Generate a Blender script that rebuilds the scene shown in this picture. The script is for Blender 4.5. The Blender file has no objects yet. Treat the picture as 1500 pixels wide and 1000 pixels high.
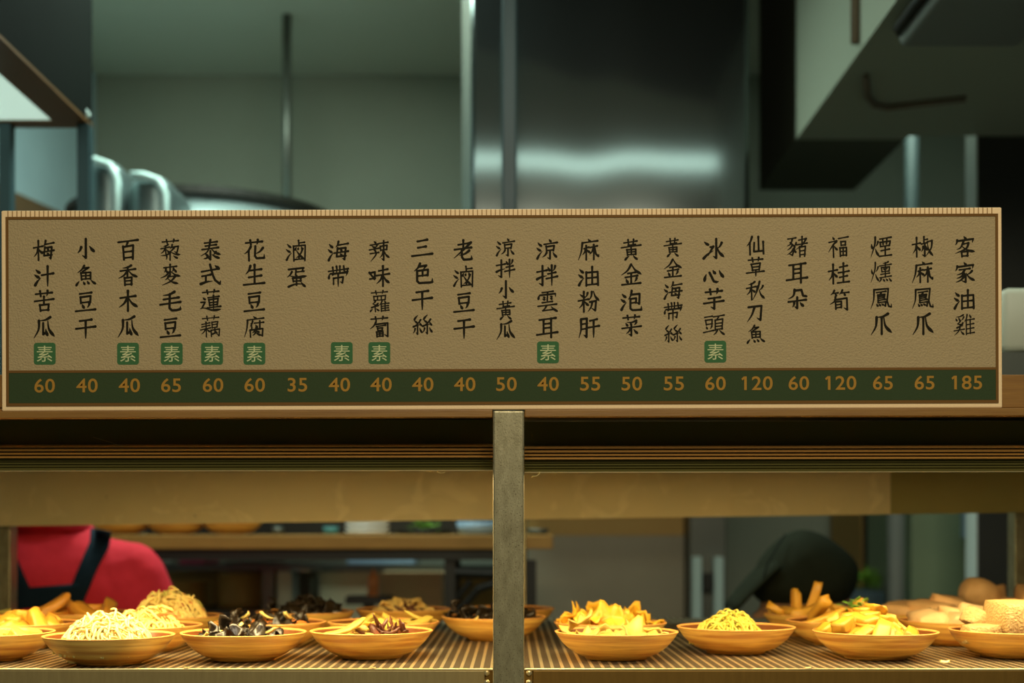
import bpy, bmesh, math, random
from mathutils import Vector, Matrix
from mathutils.bvhtree import BVHTree
R = random.Random(7)
PI = math.pi
scene = bpy.context.scene
COL = scene.collection

# ---------------------------------------------------------------- camera
F = 1900.0                       # focal length in pixels of the 1500 x 1000 frame
EYE = 1.40                       # height of the lens
HX, HY = 750.0, 780.0            # vanishing point of the view direction in the frame
cam_data = bpy.data.cameras.new('camera')
cam = bpy.data.objects.new('camera', cam_data)
COL.objects.link(cam)
cam.location = (0, 0, EYE)
cam.rotation_euler = (PI / 2, 0, 0)
cam_data.sensor_width = 36
cam_data.lens = F / 1500 * 36
cam_data.shift_y = (HY - 500) / 1500
cam_data.shift_x = -(HX - 750) / 1500
cam_data.clip_start = .05
cam_data.dof.use_dof = True
cam_data.dof.focus_distance = 1.55
cam_data.dof.aperture_fstop = 3.3
scene.camera = cam

def at(px, py, y):
    """the point seen at a pixel of the photograph, y metres ahead of the lens"""
    return Vector(((px - HX) / F * y, y, EYE + (HY - py) / F * y))

# ---------------------------------------------------------------- world, lamps, exposure
def lin(c):
    return tuple((v / 255 / 12.92) if v / 255 <= .04045 else ((v / 255 + .055) / 1.055) ** 2.4 for v in c) + (1,)
world = bpy.data.worlds.new('room air')
scene.world = world
world.use_nodes = True
world.node_tree.nodes['Background'].inputs[0].default_value = (.16, .2, .18, 1)
world.node_tree.nodes['Background'].inputs[1].default_value = .7
scene.view_settings.view_transform = 'Standard'
scene.view_settings.look = 'None'
scene.view_settings.gamma = 1
scene.view_settings.exposure = 0
scene.view_settings.use_curve_mapping = False
def area(name, loc, rot, sx, sy, power, color):
    l = bpy.data.lights.new(name, 'AREA')
    l.shape = 'RECTANGLE'; l.size = sx; l.size_y = sy; l.energy = power; l.color = color
    o = bpy.data.objects.new(name, l)
    COL.objects.link(o)
    o.location = loc; o.rotation_euler = rot
    return o
WARM = (1.0, .80, .40)
COOL = (.74, .96, .82)
# two warm strips under the deck of the counter, one each side of the post
area('warm strip lamp', (-.42, 1.651, 1.4782), (math.radians(4), 0, 0), .78, .03, 7.0, WARM)
area('warm strip lamp', (.42, 1.651, 1.4782), (math.radians(4), 0, 0), .78, .03, 7.0, WARM)
# the kitchen's hanging batten, the lit panel of the canopy, the lamps of the dining room behind the lens
area('kitchen batten lamp', (.35, 2.0, 2.89), (0, 0, 0), 3.0, .20, 12, COOL)
area('added rear fill lamp', (1.22, 3.86, 3.2), (0, 0, 0), .3, .3, 7, COOL)  # fill added out of view to brighten the pipe and right back wall
area('kitchen ceiling lamp', (-.60, 3.35, 3.21), (0, 0, 0), .7, .4, 38, COOL)
area('added ceiling uplight', (-.9, 3.9, 2.62), (PI, 0, 0), .5, .3, .35, COOL)  # upward fill added to brighten the ceiling
area('dining room lamp', (.25, -.5, 2.95), (math.radians(28), 0, 0), 1.3, .7, 44, (1.0, .90, .68))

# ---------------------------------------------------------------- materials
def mat(name, col, rough=.5, metal=0., noise=None, bump=None, spec=.5, col2=None, emit=None, scale=(1, 1, 1), coat=0, detail=4, sss=0):
    """principled surface; noise = (scale, contrast) mixes col with col2, bump = (scale, strength)"""
    m = bpy.data.materials.new(name)
    m.use_nodes = True
    nt = m.node_tree
    b = nt.nodes['Principled BSDF']
    b.inputs['Base Color'].default_value = lin(col)
    b.inputs['Roughness'].default_value = rough
    b.inputs['Metallic'].default_value = metal
    b.inputs['Specular IOR Level'].default_value = spec
    if coat: b.inputs['Coat Weight'].default_value = coat; b.inputs['Coat Roughness'].default_value = .15
    if sss:
        b.inputs['Subsurface Weight'].default_value = sss; b.inputs['Subsurface Radius'].default_value = (.006, .004, .002)
    if emit:
        b.inputs['Emission Color'].default_value = lin(emit[0]); b.inputs['Emission Strength'].default_value = emit[1]
    if noise or bump:
        tc = nt.nodes.new('ShaderNodeTexCoord'); mp = nt.nodes.new('ShaderNodeMapping')
        mp.inputs['Scale'].default_value = scale
        nt.links.new(tc.outputs['Object'], mp.inputs[0])
    if noise:
        n = nt.nodes.new('ShaderNodeTexNoise'); n.inputs['Scale'].default_value = noise[0]; n.inputs['Detail'].default_value = detail
        n.inputs['Roughness'].default_value = .6
        nt.links.new(mp.outputs[0], n.inputs['Vector'])
        r = nt.nodes.new('ShaderNodeValToRGB')
        r.color_ramp.elements[0].position = .5 - noise[1] / 2; r.color_ramp.elements[1].position = .5 + noise[1] / 2
        r.color_ramp.elements[0].color = lin(col); r.color_ramp.elements[1].color = lin(col2 or col)
        nt.links.new(n.outputs['Fac'], r.inputs[0]); nt.links.new(r.outputs[0], b.inputs['Base Color'])
    if bump:
        n2 = nt.nodes.new('ShaderNodeTexNoise'); n2.inputs['Scale'].default_value = bump[0]; n2.inputs['Detail'].default_value = 3
        nt.links.new(mp.outputs[0], n2.inputs['Vector'])
        bp = nt.nodes.new('ShaderNodeBump'); bp.inputs['Strength'].default_value = bump[1]; bp.inputs['Distance'].default_value = bump[2] if len(bump) > 2 else .002
        nt.links.new(n2.outputs['Fac'], bp.inputs['Height']); nt.links.new(bp.outputs[0], b.inputs['Normal'])
    return m
M = {
 'paint': mat('grey green wall paint', (150, 156, 140), .8, noise=(2, .5), col2=(140, 146, 130)),
 'ceiling': mat('ceiling paint', (206, 208, 190), .85),
 'floor': mat('floor tile', (150, 146, 130), .5, noise=(6, .5), col2=(134, 130, 116)),
 'dark_wall': mat('dark painted wall', (34, 34, 28), .7, noise=(8, .6), col2=(42, 40, 32)),
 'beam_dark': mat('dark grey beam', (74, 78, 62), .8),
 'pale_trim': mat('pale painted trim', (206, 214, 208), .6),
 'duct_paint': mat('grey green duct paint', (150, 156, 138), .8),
 'cable': mat('grey brown cable', (104, 92, 74), .6),
 'pipe_dim': mat('grey plastic pipe', (112, 130, 130), .45),
 'panel_steel': mat('satin steel door', (160, 152, 130), .5, .3, noise=(2, .6), col2=(140, 132, 112)),
 'grey_paint': mat('grey painted trim', (120, 124, 118), .6),
 'left_paint': mat('pale blue grey wall paint', (196, 222, 230), .6, noise=(3, .5), col2=(180, 206, 216)),
 'board': mat('tan sign board edge', (250, 218, 170), .7, noise=(400, .5), col2=(240, 206, 156)),
 'flute': mat('brown flute groove shade', (168, 132, 86), .8),
 'lint': mat('grey brown lint', (120, 104, 64), .9),
 'carton': mat('pale brown carton', (224, 192, 148), .8, noise=(12, .6), col2=(206, 174, 130)),
 'panel_light': mat('pale steel panel', (214, 204, 172), .5, .2, noise=(2, .6), col2=(196, 186, 156)),
 'paper': mat('beige embossed sign paper', (176, 156, 118), .85, noise=(900, .7), col2=(164, 143, 106), bump=(420, .9, .0016), spec=.2),
 'sign_brown': mat('brown printed line', (112, 78, 36), .8, spec=.2),
 'sign_green': mat('dark green printed band', (50, 64, 38), .85, noise=(1100, .7), col2=(58, 72, 44), spec=.2, bump=(420, .3, .001)),
 'ink': mat('black brush ink', (30, 26, 14), .8, spec=.15),
 'gold': mat('ochre printed figures', (176, 130, 52), .8, spec=.2, noise=(900, .6), col2=(160, 116, 46)),
 'stamp': mat('green printed stamp', (56, 98, 58), .8, spec=.2, noise=(900, .6), col2=(64, 108, 66)),
 'stamp_ink': mat('pale stamp lettering', (196, 200, 150), .8, spec=.2),
 'wood': mat('oiled wood', (150, 108, 46), .5, noise=(14, .6), col2=(126, 86, 34), scale=(1, 6, 14), bump=(40, .1)),
 'wood_back': mat('dark oiled wood', (186, 138, 62), .55, noise=(10, .6), col2=(152, 106, 42), scale=(1, 6, 14)),
 'rail_pale': mat('grey brushed rail', (176, 156, 106), .5, .6, noise=(240, .6), col2=(158, 138, 92), scale=(1, 1, .15)),
 'post_teal': mat('teal painted post', (40, 66, 72), .45),
 'rail': mat('warm brushed rail', (140, 106, 46), .5, .6, noise=(240, .6), col2=(126, 94, 38), scale=(1, 1, .15)),
 'steel': mat('brushed steel', (150, 146, 132), .42, .85, noise=(240, .6), col2=(132, 128, 114), scale=(1, 1, .15), bump=(300, .08)),
 'steel_post': mat('worn steel tube', (196, 186, 150), .42, .75, noise=(60, .6), col2=(140, 130, 98), scale=(1.6, 1, .6), bump=(420, .25, .0008), detail=8),
 'steel_cool': mat('polished sheet steel', (104, 112, 112), .11, .95),
 'tank': mat('satin steel tank', (150, 168, 168), .3, .55),
 'vessel': mat('satin steel vessel', (120, 136, 136), .35, .7),
 'steel_dull': mat('dull steel sheet', (120, 124, 116), .4, .8, noise=(3, .6), col2=(104, 106, 98)),
 'black_metal': mat('black painted steel', (20, 20, 12), .5),
 'teal_metal': mat('dark teal painted steel', (14, 20, 15), .9, noise=(3, .6), col2=(11, 16, 12), spec=.04),
 'brown_metal': mat('brown enamelled frame', (112, 74, 26), .5),
 'ridge': mat('bronze anodised ridges', (168, 120, 48), .55, .2),
 'housing': mat('dark bronze housing', (84, 78, 38), .9, spec=.1),
 'lip': mat('bright steel lip', (220, 200, 150), .3, .7),
 'lamp': mat('warm lamp diffuser', (255, 220, 150), .5, emit=((255, 205, 120), 3.0)),
 'panel_lamp': mat('cool lamp panel', (220, 245, 235), .5, emit=((205, 236, 218), .72)),
 'red': mat('crimson polo cloth', (252, 60, 78), .85, noise=(60, .6), col2=(240, 52, 68), bump=(8, .5, .02), spec=.2),
 'navy': mat('navy apron cloth', (26, 46, 62), .85, noise=(80, .6), col2=(22, 38, 52), spec=.2),
 'skin': mat('skin', (196, 146, 112), .6, sss=.1),
 'hair': mat('black hair', (20, 17, 14), .6),
 'cap': mat('charcoal cap cloth', (46, 48, 34), .9, noise=(40, .6), col2=(38, 40, 28), spec=.15),
 'cap_dark': mat('black cap cloth', (20, 24, 22), .9, spec=.15),
 'grey_cloth': mat('blue grey work shirt', (84, 102, 112), .85, spec=.2),
 'trousers': mat('dark trousers', (34, 34, 38), .85),
 'white_ware': mat('white china', (242, 244, 240), .35),
 'blue_ware': mat('pale blue plastic', (150, 178, 205), .4),
 'teal_ware': mat('teal plastic', (70, 130, 130), .45),
 'pink_ware': mat('pink plastic tray', (200, 70, 100), .5),
 'orange_ware': mat('orange plastic bottle', (250, 168, 104), .45),
 'leaf': mat('green leaf', (140, 190, 66), .6, noise=(40, .6), col2=(110, 160, 50)),
 'white_plastic': mat('white plastic', (186, 188, 170), .5),
 'pipe': mat('pale grey pipe', (190, 216, 214), .45),
 'teal_panel': mat('grey green enamel', (150, 172, 140), .45, noise=(2, .6), col2=(136, 158, 126)),
 'brown_card': mat('brown carton', (122, 92, 60), .8, noise=(12, .6), col2=(104, 78, 50)),
 'dark_brown': mat('dark brown panel', (196, 156, 84), .6),
 # food
 'tofu_shred': mat('pale shredded tofu', (236, 214, 132), .5, noise=(60, .6), col2=(244, 226, 160), sss=.15),
 'noodle': mat('yellow shreds', (234, 200, 104), .5, noise=(50, .6), col2=(242, 214, 132), sss=.15),
 'green_shred': mat('green yellow shreds', (196, 176, 54), .5, noise=(60, .6), col2=(226, 206, 88), sss=.1),
 'green_shred_dark': mat('olive shreds', (110, 109, 31), .5),
 'carrot': mat('carrot', (179, 101, 36), .5),
 'veg': mat('pale green vegetable', (206, 190, 92), .5),
 'pale_chunk': mat('pale yellow chunk', (197, 169, 80), .42, noise=(50, .6), col2=(193, 158, 61), sss=.08),
 'gold_chunk': mat('golden chunk', (222, 166, 56), .45, noise=(45, .6), col2=(206, 146, 42), sss=.08),
 'fried': mat('fried golden strip', (222, 158, 56), .5, noise=(45, .6), col2=(206, 128, 38), sss=.08),
 'pineapple': mat('bright yellow chunk', (196, 148, 40), .45, noise=(60, .6), col2=(180, 132, 32), sss=.05),
 'strip': mat('yellow strip', (196, 167, 73), .45, noise=(60, .6), col2=(190, 156, 61), sss=.08),
 'strip_brown': mat('dark brown rind', (80, 40, 20), .35, noise=(60, .6), col2=(104, 56, 30)),
 'beige_fold': mat('beige bean curd fold', (232, 194, 112), .5, noise=(60, .6), col2=(220, 178, 98), sss=.1),
 'fungus': mat('glossy black fungus', (26, 20, 12), .3, noise=(30, .6), col2=(46, 34, 20), bump=(160, .3)),
 'cabbage': mat('pickled cabbage', (238, 186, 56), .42, noise=(30, .6), col2=(228, 166, 40), sss=.1),
 'cabbage_pale': mat('pale pickled cabbage', (206, 174, 86), .45, noise=(30, .6), col2=(198, 158, 66), sss=.1),
 'brown_chunk': mat('braised brown chunk', (238, 190, 128), .6, noise=(60, .6), col2=(216, 164, 104), bump=(200, .35)),
 'tofu_skin': mat('beige folded tofu', (244, 204, 146), .6, noise=(70, .6), col2=(226, 180, 120), bump=(200, .35)),
 'sesame': mat('beige sesame crust', (200, 166, 104), .55, noise=(160, .6), col2=(176, 138, 80), bump=(340, .9, .004)),
}
def speckle(m, scale, lo, hi, col):
    nt = m.node_tree; b = nt.nodes['Principled BSDF']; L = nt.links.new
    old = b.inputs['Base Color'].links[0].from_socket
    tc = nt.nodes.new('ShaderNodeTexCoord'); n = nt.nodes.new('ShaderNodeTexNoise'); n.inputs['Scale'].default_value = scale; n.inputs['Detail'].default_value = 5
    L(tc.outputs['Object'], n.inputs['Vector'])
    r = nt.nodes.new('ShaderNodeValToRGB'); r.color_ramp.elements[0].position = lo; r.color_ramp.elements[1].position = hi
    L(n.outputs['Fac'], r.inputs[0])
    mx = nt.nodes.new('ShaderNodeMixRGB'); mx.inputs[1].default_value = lin(col)
    L(r.outputs[0], mx.inputs[0]); L(old, mx.inputs[2]); L(mx.outputs[0], b.inputs['Base Color'])
speckle(M['steel_post'], 560, .30, .42, (96, 84, 56))
def bowl_material(name, c1, c2):
    """turned wood-look melamine with slanting brush streaks"""
    m = mat(name, c1, .38, coat=.25)
    nt = m.node_tree; b = nt.nodes['Principled BSDF']
    tc = nt.nodes.new('ShaderNodeTexCoord'); mp = nt.nodes.new('ShaderNodeMapping')
    mp.inputs['Scale'].default_value = (5, 5, 95); mp.inputs['Rotation'].default_value = (math.radians(14), math.radians(10), 0)
    n = nt.nodes.new('ShaderNodeTexNoise'); n.inputs['Scale'].default_value = 1.6; n.inputs['Detail'].default_value = 4; n.inputs['Distortion'].default_value = .6
    r = nt.nodes.new('ShaderNodeValToRGB')
    r.color_ramp.elements[0].position = .36; r.color_ramp.elements[1].position = .62
    r.color_ramp.elements[0].color = lin(c2); r.color_ramp.elements[1].color = lin(c1)
    nt.links.new(tc.outputs['Object'], mp.inputs[0]); nt.links.new(mp.outputs[0], n.inputs['Vector'])
    nt.links.new(n.outputs['Fac'], r.inputs[0]); nt.links.new(r.outputs[0], b.inputs['Base Color'])
    return m
M['bowl'] = bowl_material('tan streaked melamine', (255, 208, 104), (206, 134, 50))
M['bowl_in'] = mat('brown shaded wet bowl inside', (120, 68, 28), .35, noise=(30, .6), col2=(100, 54, 22))  # dark tone paints the shade and wetness of the inside
M['bowl_rim'] = mat('worn tan rim', (222, 156, 78), .45)
def perforated_material():
    """pressed steel with rows of slots running towards the back"""
    m = mat('perforated steel sheet', (196, 178, 136), .35, .75)
    nt = m.node_tree; b = nt.nodes['Principled BSDF']; L = nt.links.new
    tc = nt.nodes.new('ShaderNodeTexCoord'); sp = nt.nodes.new('ShaderNodeSeparateXYZ')
    L(tc.outputs['Object'], sp.inputs[0])
    def math_node(op, a, bb=None):
        n = nt.nodes.new('ShaderNodeMath'); n.operation = op
        for i, v in enumerate((a, bb)):
            if v is None: continue
            if isinstance(v, (int, float)): n.inputs[i].default_value = v
            else: L(v, n.inputs[i])
        return n.outputs[0]
    def tri(sock, per):   # 0 in the middle of a land, 1 in the middle of a slot
        f = math_node('FRACT', math_node('DIVIDE', sock, per))
        return math_node('SUBTRACT', 1.0, math_node('MULTIPLY', math_node('ABSOLUTE', math_node('SUBTRACT', f, .5)), 2.0))
    sx = math_node('GREATER_THAN', tri(sp.outputs['X'], .0125), .34)
    sy = math_node('GREATER_THAN', tri(sp.outputs['Y'], .0105), .26)
    hole = math_node('MULTIPLY', sx, sy)
    notch = math_node('MULTIPLY', math_node('LESS_THAN', tri(sp.outputs['Y'], .0105), .45), .25)
    mx = nt.nodes.new('ShaderNodeMixRGB'); mx.inputs[2].default_value = lin((40, 26, 8))
    bead_glint = nt.nodes.new('ShaderNodeMixRGB'); bead_glint.inputs[1].default_value = lin((150, 122, 66)); bead_glint.inputs[2].default_value = lin((250, 232, 186))  # glints on the pressed lands painted into the colour as pale dashes
    L(math_node('GREATER_THAN', tri(sp.outputs['Y'], .0105), .5), bead_glint.inputs[0]); L(bead_glint.outputs[0], mx.inputs[1])
    L(hole, mx.inputs[0]); L(mx.outputs[0], b.inputs['Base Color'])
    L(math_node('SUBTRACT', .75, math_node('MULTIPLY', hole, .75)), b.inputs['Metallic'])
    L(math_node('ADD', .33, math_node('MULTIPLY', hole, .5)), b.inputs['Roughness'])
    bp = nt.nodes.new('ShaderNodeBump'); bp.inputs['Distance'].default_value = .0015; bp.inputs['Strength'].default_value = .4
    L(math_node('SUBTRACT', math_node('SUBTRACT', 1.0, hole), notch), bp.inputs['Height']); L(bp.outputs[0], b.inputs['Normal'])
    return m
M['perforated'] = perforated_material()
def fascia_material():
    """warm stained steel sheet with smears and specks"""
    m = mat('stained steel sheet', (226, 204, 146), .5, .15, noise=(5, .7), col2=(242, 222, 164), scale=(1, 1, 1.6), detail=8)
    nt = m.node_tree; b = nt.nodes['Principled BSDF']; L = nt.links.new
    old = b.inputs['Base Color'].links[0].from_socket
    tc = nt.nodes.new('ShaderNodeTexCoord')
    v = nt.nodes.new('ShaderNodeTexNoise'); v.inputs['Scale'].default_value = 13; v.inputs['Detail'].default_value = 8; v.inputs['Distortion'].default_value = 1.6
    L(tc.outputs['Object'], v.inputs['Vector'])
    r = nt.nodes.new('ShaderNodeValToRGB'); r.color_ramp.elements[0].position = .56; r.color_ramp.elements[1].position = .66
    L(v.outputs['Fac'], r.inputs[0])
    mx = nt.nodes.new('ShaderNodeMixRGB'); mx.inputs[2].default_value = lin((246, 226, 170))
    L(r.outputs[0], mx.inputs[0]); L(old, mx.inputs[1])
    sk = nt.nodes.new('ShaderNodeTexNoise'); sk.inputs['Scale'].default_value = 30; sk.inputs['Detail'].default_value = 2
    L(tc.outputs['Object'], sk.inputs['Vector'])
    r2 = nt.nodes.new('ShaderNodeValToRGB'); r2.color_ramp.elements[0].position = .24; r2.color_ramp.elements[1].position = .29
    L(sk.outputs['Fac'], r2.inputs[0])
    m3 = nt.nodes.new('ShaderNodeMixRGB'); m3.inputs[1].default_value = lin((96, 76, 40))
    L(r2.outputs[0], m3.inputs[0]); L(mx.outputs[0], m3.inputs[2])
    L(m3.outputs[0], b.inputs['Base Color'])
    return m
M['fascia'] = fascia_material()

# ---------------------------------------------------------------- mesh builder
class MB:
    def __init__(self): self.v = []; self.f = []; self.m = []
    def face(self, pts, up=None, m=0):
        if up is not None:
            a, b, c = Vector(pts[0]), Vector(pts[1]), Vector(pts[2])
            if (b - a).cross(c - a).dot(Vector(up)) < 0: pts = pts[::-1]
        n = len(self.v); self.v += [tuple(p) for p in pts]; self.f.append(tuple(range(n, n + len(pts)))); self.m.append(m)
    def box(self, a, b, m=0):
        x0, y0, z0 = (min(a[i], b[i]) for i in range(3)); x1, y1, z1 = (max(a[i], b[i]) for i in range(3))
        n = len(self.v)
        self.v += [(x0, y0, z0), (x1, y0, z0), (x1, y1, z0), (x0, y1, z0), (x0, y0, z1), (x1, y0, z1), (x1, y1, z1), (x0, y1, z1)]
        for q in ((0, 3, 2, 1), (4, 5, 6, 7), (0, 1, 5, 4), (1, 2, 6, 5), (2, 3, 7, 6), (3, 0, 4, 7)):
            self.f.append(tuple(n + k for k in q)); self.m.append(m)
        return self
    def prism(self, outline, d, m=0):
        """outline: 3-D points of one flat face, extruded by the vector d"""
        n = len(self.v); k = len(outline); d = Vector(d)
        self.v += [tuple(p) for p in outline] + [tuple(Vector(p) + d) for p in outline]
        self.f.append(tuple(range(n, n + k))); self.f.append(tuple(range(n + 2 * k - 1, n + k - 1, -1))); self.m += [m, m]
        for i in range(k):
            j = (i + 1) % k
            self.f.append((n + j, n + i, n + k + i, n + k + j)); self.m.append(m)
        return self
    def lathe(self, prof, c=(0, 0, 0), seg=40, m=0, closed=False):
        n = len(self.v); k = len(prof)
        for i in range(seg):
            a = 2 * PI * i / seg
            for r, z in prof: self.v.append((c[0] + r * math.cos(a), c[1] + r * math.sin(a), c[2] + z))
        for i in range(seg):
            j = (i + 1) % seg
            for q in range(k - (0 if closed else 1)):
                q2 = (q + 1) % k
                self.f.append((n + i * k + q, n + j * k + q, n + j * k + q2, n + i * k + q2)); self.m.append(m)
        return self
    def tube(self, pts, r, seg=8, m=0):
        pts = [Vector(p) for p in pts]
        rr = r if isinstance(r, (list, tuple)) else [r] * len(pts)
        n = len(self.v)
        t0 = (pts[1] - pts[0]).normalized()
        ref = Vector((0, 0, 1)) if abs(t0.z) < .9 else Vector((1, 0, 0))
        u = t0.cross(ref).normalized()
        for i, p in enumerate(pts):
            t = (pts[min(i + 1, len(pts) - 1)] - pts[max(i - 1, 0)]).normalized()
            u = (u - t * u.dot(t)).normalized(); w = t.cross(u)
            for s in range(seg):
                a = 2 * PI * s / seg
                self.v.append(tuple(p + (u * math.cos(a) + w * math.sin(a)) * rr[i]))
        for i in range(len(pts) - 1):
            for s in range(seg):
                s2 = (s + 1) % seg
                self.f.append((n + i * seg + s, n + i * seg + s2, n + (i + 1) * seg + s2, n + (i + 1) * seg + s)); self.m.append(m)
        self.f.append(tuple(n + s for s in range(seg))[::-1]); self.m.append(m)
        self.f.append(tuple(n + (len(pts) - 1) * seg + s for s in range(seg))); self.m.append(m)
        return self
    def ball(self, c, r, seg=14, rings=8, m=0):
        rx, ry, rz = r if isinstance(r, (list, tuple)) else (r, r, r)
        n = len(self.v)
        for i in range(rings + 1):
            t = PI * i / rings
            for s in range(seg):
                a = 2 * PI * s / seg
                self.v.append((c[0] + rx * math.sin(t) * math.cos(a), c[1] + ry * math.sin(t) * math.sin(a), c[2] + rz * math.cos(t)))
        for i in range(rings):
            for s in range(seg):
                s2 = (s + 1) % seg
                self.f.append((n + i * seg + s, n + (i + 1) * seg + s, n + (i + 1) * seg + s2, n + i * seg + s2)); self.m.append(m)
        return self
    def limb(self, a, b, ra, rb, seg=14):
        """a tapered capsule"""
        a, b = Vector(a), Vector(b); d = (b - a).normalized()
        pts, rr = [], []
        for k in (1, .8, .5, 0): pts.append(a - d * ra * k * .98); rr.append(max(ra * math.sqrt(max(0, 1 - k * k)), 1e-4))
        for k in (0, .5, .8, 1): pts.append(b + d * rb * k * .98); rr.append(max(rb * math.sqrt(max(0, 1 - k * k)), 1e-4))
        return self.tube(pts, rr, seg)

WORLD_OF = {}
def build(name, mb, mats, parent=None, label=None, smooth=False, bevel=0, loc=None, cat=None, group=None, kind=None, seg=2, merge=True):
    """link mb (in world coordinates) as one mesh object, its origin at loc or its parent's origin kept"""
    base = Vector(WORLD_OF[parent.name]) if parent is not None else Vector(loc or (0, 0, 0))
    if parent is not None and loc is not None: base = Vector(loc)
    me = bpy.data.meshes.new(name)
    me.from_pydata([(v[0] - base.x, v[1] - base.y, v[2] - base.z) for v in mb.v], [], mb.f)
    for m in (mats if isinstance(mats, (list, tuple)) else [mats]): me.materials.append(M[m] if isinstance(m, str) else m)
    for p, k in zip(me.polygons, mb.m): p.material_index = k
    if merge:
        bm = bmesh.new(); bm.from_mesh(me)
        bmesh.ops.remove_doubles(bm, verts=bm.verts, dist=1e-6)
        bmesh.ops.recalc_face_normals(bm, faces=bm.faces)
        bm.to_mesh(me); bm.free()
    if smooth:
        for p in me.polygons: p.use_smooth = True
    o = bpy.data.objects.new(name, me)
    COL.objects.link(o)
    if parent is not None:
        o.parent = parent; o.location = base - Vector(WORLD_OF[parent.name])
    else:
        o.location = base
    WORLD_OF[o.name] = tuple(base)
    if bevel:
        b = o.modifiers.new('soft edges', 'BEVEL'); b.width = bevel; b.segments = seg; b.limit_method = 'ANGLE'; b.angle_limit = math.radians(40)
    tag(o, label, cat, group, kind)
    return o
def tag(o, label=None, cat=None, group=None, kind=None):
    if label: o['label'] = label
    if cat: o['category'] = cat
    if group: o['group'] = group
    if kind: o['kind'] = kind
def thing(name, loc, label, cat, group=None):
    o = bpy.data.objects.new(name, None); COL.objects.link(o)
    o.empty_display_size = .05
    o.location = loc; WORLD_OF[o.name] = tuple(loc)
    tag(o, label, cat, group)
    return o
def dup(o, parent=None):
    c = o.copy(); COL.objects.link(c)
    WORLD_OF[c.name] = WORLD_OF.get(o.name, (0, 0, 0))
    if parent is not None: c.parent = parent
    for ch in [x for x in o.children]: dup(ch, c)
    return c
def pbox(mb, x0, y0, x1, y1, Y, depth, m=0):
    """a box whose front covers a pixel rectangle of the photograph at distance Y"""
    a = at(x0, y0, Y); b = at(x1, y1, Y)
    return mb.box((a.x, Y, a.z), (b.x, Y + depth, b.z), m)
def fused(mb, voxel, smooth_n=6):
    """overlapping closed shapes melted into one continuous surface"""
    me = bpy.data.meshes.new('tmp'); me.from_pydata(mb.v, [], mb.f)
    o = bpy.data.objects.new('tmp', me); COL.objects.link(o)
    r = o.modifiers.new('r', 'REMESH'); r.mode = 'VOXEL'; r.voxel_size = voxel
    s = o.modifiers.new('s', 'SMOOTH'); s.factor = .5; s.iterations = smooth_n
    bpy.context.view_layer.update()
    ev = o.evaluated_get(bpy.context.evaluated_depsgraph_get()); m2 = ev.to_mesh()
    out = MB(); out.v = [tuple(v.co) for v in m2.vertices]; out.f = [tuple(p.vertices) for p in m2.polygons]; out.m = [0] * len(out.f)
    ev.to_mesh_clear(); bpy.data.objects.remove(o); bpy.data.meshes.remove(me)
    return out
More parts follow.
